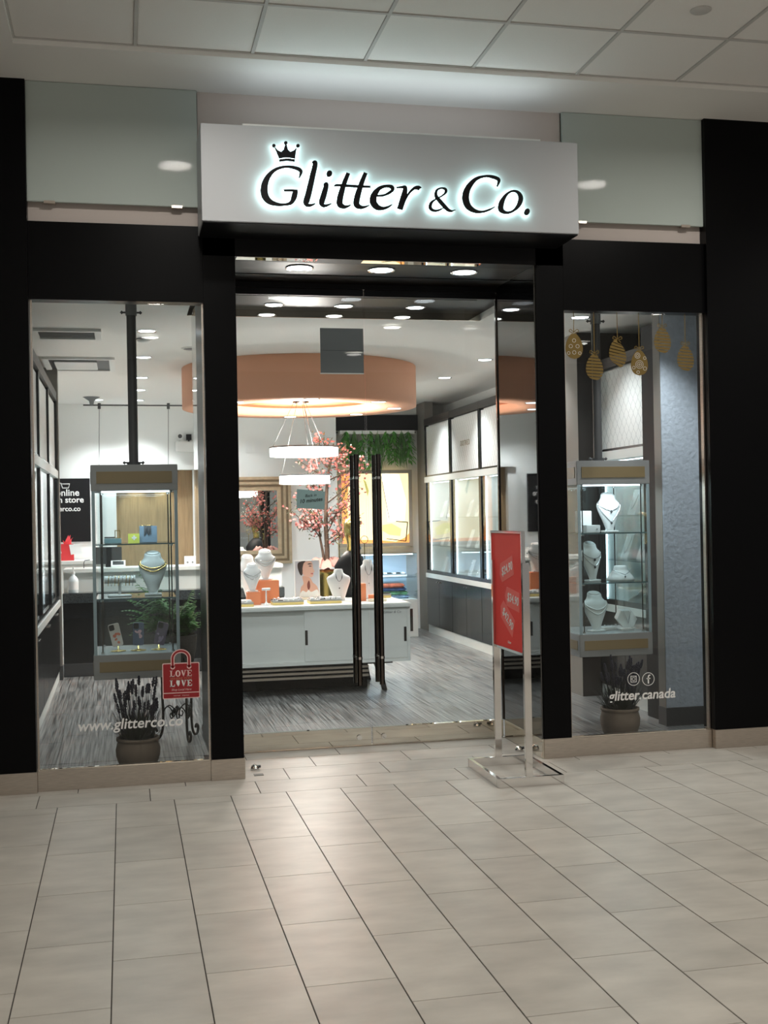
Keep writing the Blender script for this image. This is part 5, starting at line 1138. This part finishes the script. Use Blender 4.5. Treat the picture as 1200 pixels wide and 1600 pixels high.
# wood panelled bay with white posts
wp = S(MB().box(onY(182, 800, 15.0).x, 15.0, 0.0, 0.999, 15.049, onY(250, 735, 15.0).z), 'wall_wood_panel', WOD)
zz = onY(250, 735, 15.0).z
S(MB().box(-0.20, 14.90, 0, onY(182, 800, 14.95).x, 15.048, zz), 'trim_white_post', WHT)
S(MB().box(onY(302, 800, 14.9).x, 14.90, 0, onY(311, 800, 14.9).x, 14.998, zz), 'trim_white_mullion', WHT)
pe = S(MB().box(-0.20, 14.86, zz, 0.999, 15.048, zz + 0.06), 'trim_pelmet', WHT)
for k, px in enumerate((212, 255, 322)):
    x_ = onY(px, 740, 14.92).x; t = thing('pelmet_spotlight', ['left', 'middle', 'right'][k] + ' small spotlight under the pelmet washing the wood panel', 'spotlight', (x_, 14.92, zz), group='pelmet spotlights')
    MB().cyl((x_, 14.93, zz - 0.0005), (x_, 14.93, zz - 0.02), 0.022, 14).build('can', WHT, t); lamp(t, 'SPOT', (x_, 14.93, zz - 0.03), 16, (1.0, 0.88, 0.68), 0.015, spot=62, blend=0.7)
x_ = onY(318, 800, 14.9).x
sh_ = thing('accessory_rack', 'dark narrow accessory rack between the white mullion and the door pillar', 'rack', (x_, 14.9, 1.0))
MB().box(x_ - .04, 14.93, 1.0, x_ + .04, 14.998, 1.95).build('rack_back', DGR, sh_)
for z in (1.12, 1.32, 1.52, 1.72): MB().box(x_ - .035, 14.86, z, x_ + .035, 14.929, z + .09).build('pouch', mat('navy_pouch', (0.03, 0.03, 0.09), 0.5), sh_)
# emergency light
el = thing('emergency_light', 'white emergency light box with two round lamp heads on the left back wall', 'emergency light', (onY(291, 706, 14.95).x, 15.0, onY(291, 706, 14.95).z))
a_, b_ = onY(274, 690, 14.98), onY(309, 706, 14.98)
MB().box(a_.x, 14.95, b_.z, b_.x, 15.049, a_.z).build('battery_box', WHT, el, bevel=0.006)
for px in (281, 307):
    c = onY(px, 682, 14.95); MB().cyl((c.x, 14.90, c.z), (c.x, 15.02, c.z), 0.038, 18, 0.025).build('lamp_head', WHT, el); MB().cyl((c.x, 14.8995, c.z), (c.x, 14.897, c.z), 0.026, 16).build('lamp_lens', DGR, el)
    MB().cyl((c.x, 14.98, c.z), (c.x, 14.98, a_.z), 0.008, 8).build('neck', WHT, el)
c = onY(295, 683, 14.95); MB().box(c.x - .032, 14.92, c.z - .035, c.x + .032, 15.0, c.z + .035).cyl((c.x, 14.96, a_.z), (c.x, 14.96, c.z), 0.01, 8).build('sensor_cube', BLKM, el)
# --- mirror on the white wall
yw = 14.599; m0, m1 = onY(330, 746, yw), onY(456, 880, yw); mx0, mx1 = 1.02, m1.x; mz0, mz1 = m1.z, onY(420, 745, yw).z
mr = thing('wall_mirror', 'large mirror in a ribbed antique gold frame on the white wall', 'mirror', ((mx0 + mx1) / 2, yw, mz0))
for k, (o_, b_, dpt) in enumerate(((0, .035, .05), (.035, .03, .038), (.065, .03, .048), (.095, .03, .035), (.125, .045, .028))):
    MB().frame((mx0 + o_, yw, mz0 + o_), (1, 0, 0), (0, 0, 1), (0, -1, 0), mx1 - mx0 - 2 * o_, mz1 - mz0 - 2 * o_, b_, dpt).build('frame_moulding', OGD if k % 2 == 0 else OG2, mr, fix=True)
MB().box(mx0 + .17, yw - .012, mz0 + .17, mx1 - .17, yw - .001, mz1 - .17).build('mirror_glass', MIR, mr)
for k, px in enumerate((389, 403)):
    c = onY(px, 698, yw); t = thing('wall_plate', ['left', 'right'][k] + ' white blank switch plate above the gilt mirror', 'wall plate', (c.x, yw, c.z - .07), group='blank switch plates')
    MB().box(c.x - .042, yw - .008, c.z - .075, c.x + .042, yw, c.z + .075).build('plate', VEL, t, bevel=0.003); MB().box(c.x - .03, yw - .011, c.z - .055, c.x + .03, yw - .0082, c.z + .055).build('rocker', VEL, t, bevel=0.002)
# --- alcove: light box, greenery, glass case
ya = 14.96; a_, b_ = onY(532, 740, ya), onY(640, 848, ya)
lb = thing('light_box', 'glowing cream and orange backlit poster in the rear alcove', 'light box', ((a_.x + b_.x) / 2, ya, b_.z))
LX0, LX1, LZ0, LZ1 = a_.x, b_.x, b_.z, a_.z
def em(nm, c, s): return mat(nm, c, 0.4, emit=c, es=s)
MB().frame((LX0 - .04, ya + .02, LZ0 - .04), (1, 0, 0), (0, 0, 1), (0, -1, 0), LX1 - LX0 + .08, LZ1 - LZ0 + .08, .045, .05).build('frame', mat('lightbox_frame', (0.42, 0.37, 0.30), 0.4), lb)
MB().box(LX0, ya, LZ0, LX1, ya + .03, LZ1).build('lit_face', em('lit_cream', (1.0, 0.80, 0.46), 0.85), lb)
Lf = lambda u, v, d=0.001: Vector((LX0 + u * (LX1 - LX0), ya - d, LZ1 - v * (LZ1 - LZ0)))
def lshape(nm, pts, m, d=0.001): MB().prism([Lf(a, b, d) for a, b in pts], (0, -1, 0), 0.0006).build(nm, m, lb)
lshape('orange_edge', [(0, .0), (.14, 0), (.08, .45), (.16, 1), (0, 1)], em('lit_orange', (1.0, 0.42, 0.12), 0.6))
lshape('orange_foot', [(.16, 1), (.10, .94), (.5, .95), (.8, .98), (.92, .93), (1, .86), (1, 1)], em('lit_orange', (1.0, 0.42, 0.12), 0.6))
lshape('white_shape', [(.60, .0), (.86, .02), (.96, .4), (.93, .68), (.68, .70), (.66, .4)], em('lit_white', (1.0, 0.93, 0.78), 1.0), 0.0018)
lshape('grey_line', [(.60, .12), (.615, .12), (.71, .66), (.70, .67)], em('lit_grey', (0.45, 0.40, 0.32), 0.6), 0.0026)
lshape('green_shape', [(.33, .08), (.37, .12), (.41, .25), (.39, .33), (.36, .2)], em('lit_olive', (0.45, 0.42, 0.12), 0.7), 0.0018)
lshape('yellow_pattern', [(.60, .74), (.74, .72), (.88, .80), (.86, .90), (.70, .88), (.60, .82)], em('lit_yellow', (0.95, 0.80, 0.22), 0.9), 0.0018)
mb = MB(); stroke(mb, [(.80, .69, .012), (.975, .705, .012)], lambda a, b: Lf(a, b, .0026), (0, -1, 0), .0006); stroke(mb, [(.975, .70, .014), (.945, .975, .014)], lambda a, b: Lf(a, b, .0026), (0, -1, 0), .0006); stroke(mb, [(.945, .975, .012), (.66, .935, .008)], lambda a, b: Lf(a, b, .0026), (0, -1, 0), .0006)
mb.build('box_outline', BLKM, lb)
hb = thing('hanging_planter', 'row of trailing green plants hanging above the alcove light box', 'hanging plant', (3.2, 14.86, 2.2))
MB().box(2.72, 14.80, 2.54, 3.70, 14.92, 2.585).build('planter_box', WHT, hb)
rnd_seed(17)
xs = [onY(px, 700, 14.82).x for px in (541, 553, 566, 578, 590, 603, 615, 627, 638)]
for k, xx in enumerate(xs):
    mb = MB(); ln = U(.30, .48); feath = k % 3 == 1
    for q in range(150 if not feath else 170):
        v = U(0, 1); a = U(0, 6.28); r_ = (0.015 + .065 * min(1, v * 2.2)) * U(.4, 1); z = 2.57 - v * ln
        p = (xx + r_ * math.cos(a), 14.83 + r_ * math.sin(a) * .8 - 0.03, z)
        blade(mb, p, (math.cos(a) * (.8 if not feath else .25), math.sin(a) * .6, -.5 if not feath else -1.4), U(.045, .08) if not feath else U(.09, .17), 0.034 if not feath else 0.010, 0.25, 3)
    mb.tube([(xx, 14.80, 2.58), (xx + U(-.02, .02), 14.79, 2.57 - ln * .9)], 0.004, 5)
    mb.build('trailing_strand', IVY if not feath else FRN, hb)
MB().box(2.633, 14.94, 2.56, 3.75, 14.98, 2.58).build('wall_rail', DGR, hb)
gcx0, gcx1, gy0, gy1 = 2.66, 3.50, 14.0, 14.55
gcs = thing('glass_showcase', 'lit glass showcase on a white base in the rear alcove', 'showcase', ((gcx0 + gcx1) / 2, (gy0 + gy1) / 2, 0))
MB().box(gcx0, gy0, 0.0, gcx1, gy1, 0.46).build('base_cabinet', CBW, gcs, bevel=0.003)
MB().box(gcx1 - .10, gy0 - .002, 0.07, gcx1 - .065, gy0 + .001, 0.345).build('handle_slot', BRN, gcs)
for b in ((gcx0, gy0, gcx1, gy0 + .006), (gcx0, gy0 + .006, gcx0 + .006, gy1), (gcx1 - .006, gy0 + .006, gcx1, gy1)): MB().box(b[0], b[1], .4605, b[2], b[3], 1.02).build('glass_pane', GLC, gcs)
MB().box(gcx0 + .007, gy1 - .012, .4605, gcx1 - .007, gy1 - .002, 1.02).build('back_panel', mat('showcase_back', (0.55, 0.68, 0.85), 0.5), gcs)
MB().box(gcx0, gy0, 1.0205, gcx1, gy1, 1.03).build('glass_top', GLC, gcs)
MB().box(gcx0 + .008, gy0 + .05, .725, gcx1 - .008, gy1 - .015, .735).build('glass_shelf', GLC, gcs)
MB().box(gcx0 + .05, gy0 + .015, 1.008, gcx1 - .05, gy0 + .03, 1.018).build('led_strip', LED, gcs)
lamp(gcs, 'AREA', ((gcx0 + gcx1) / 2, gy0 + .06, 1.0), 5, (0.70, 0.86, 1.0), 0.7, sy=0.04)
t = thing('jewellery_tray', 'grey jewellery tray on the glass showcase shelf', 'tray', (3.22, 14.3, .7355))
MB().box(3.05, 14.2, .7355, 3.42, 14.4, .752).build('tray_base', VEL, t); MB().box(3.06, 14.21, .7525, 3.41, 14.39, .765).build('liner', MGR, t)
for k in range(6): MB().box(3.075 + .056 * k, 14.22, .7655, 3.115 + .056 * k, 14.30, .782).build('ring_card', VEL if k % 2 else DGR, t)
cols = [('print_scarf_check', (0.30, 0.40, 0.55)), ('print_scarf_green', (0.13, 0.30, 0.16)), ('print_scarf_navy', (0.05, 0.08, 0.18)), ('print_scarf_rust', (0.60, 0.16, 0.09))]
for k, (nm, cc) in enumerate(cols):
    x0_, x1_ = 2.95 + .02 * k, 3.44 - .02 * k; z_ = .461 + .046 * k
    item(MB().box(x0_, 14.15, z_, x1_, 14.42, z_ + .045), 'folded_scarf', mat(nm, cc, 0.8, var=0.6, vscale=18), ['bottom pale blue checked', 'second from bottom green', 'third from bottom navy', 'top rust and cream'][k] + ' folded scarf stacked in the glass showcase', 'scarf', bevel=0.016, group='folded scarves')
c = (2.80, 14.30, 1.031); item(MB().lathe([(0.04, 0), (0.045, .03), (0.07, .06), (0.05, .10), (0.001, .12)], c, 18), 'dark_ornament', BLU, 'small dark blue ornament on top of the glass showcase', 'ornament')
# --- display pieces inside the wall cabinets
rnd_seed(8)
pad0 = thing('necklace_pad', 'white slanted necklace pad in the nearest right cabinet, by the window', 'display pad', (3.93, 8.10, 1.1085), group='necklace pads in the right cabinets')
MB().add([(-.05, -.07, 0), (.05, -.07, 0), (.05, .07, 0), (-.05, .07, 0), (.02, -.07, .2), (.04, -.07, .2), (.04, .07, .2), (.02, .07, .2)], [(0, 3, 2, 1), (4, 5, 6, 7), (0, 1, 5, 4), (1, 2, 6, 5), (2, 3, 7, 6), (3, 0, 4, 7)]).build('pad', VEL, pad0, local=True, bevel=0.003)
MB().tube([(-.045 + .075 * (v / .2) - 0.012, s * .045, v) for s, v in [(-1, .19), (-.9, .13), (-.5, .07), (0, .045), (.5, .07), (.9, .13), (1, .19)]], 0.002, 5).build('chain', SIL, pad0, local=True)
wn = ['nearest the window', 'behind the poster stand', 'under the gold lettering', 'beside the alcove']
pos = [('%s pad on the lower shelf, nearest right cabinet by the window', 8.45, 1.1085, 'second'), ('%s pad on the lower shelf, nearest right cabinet by the window', 8.75, 1.1085, 'third'),
       ('%s pad on the upper shelf, nearest right cabinet by the window', 8.2, 1.4585, 'first'), ('%s pad on the upper shelf, nearest right cabinet by the window', 8.6, 1.4585, 'second')]
for lab, yy, z_, o_ in pos: dup(pad0, (3.93, yy, z_), 0, lab % ('white slanted necklace ' + o_ if False else o_ + ' white slanted necklace'))
for cb, (y_, nmn) in enumerate(((11.55, 'the cabinet behind the poster stand'), (12.75, 'the cabinet with gold lettering'), (13.9, 'the cabinet beside the alcove'))):
    for j, z_ in enumerate((0.756, 1.1085, 1.4585)):
        for i in (-1, 0, 1): dup(pad0, (3.93, y_ + .33 * i, z_), 0, '%s white necklace pad on the %s of %s' % (('nearest', 'middle', 'farthest')[i + 1], ('floor', 'lower shelf', 'upper shelf')[j], nmn))
bk = thing('jewellery_rack', 'open dark jewellery rack with a slanted board at the base of the nearest right cabinet', 'rack', (3.95, 8.45, 0.756))
MB().prism([(3.86, 8.2, .756), (3.90, 8.2, .756), (4.10, 8.2, .90), (4.08, 8.2, .92)], (0, 1, 0), 0.5).build('board', DGR, bk)
for k in range(4): MB().tube([(3.88, 8.25 + .12 * k, .80), (3.96, 8.27 + .12 * k, .845), (4.02, 8.31 + .12 * k, .90)], 0.004, 5).build('chain', SIL, bk)
for i, y_ in enumerate((8.5, 9.7, 10.85)):
    for j, z_ in enumerate((0.756, 1.1085, 1.4585)):
        dup(pad0, (-0.80, y_, z_), math.pi, 'white necklace pad on the %s of the %s left-side cabinet' % (('floor', 'lower shelf', 'upper shelf')[j], ('nearest', 'middle', 'farthest')[i]), group='necklace pads in the left cabinets')
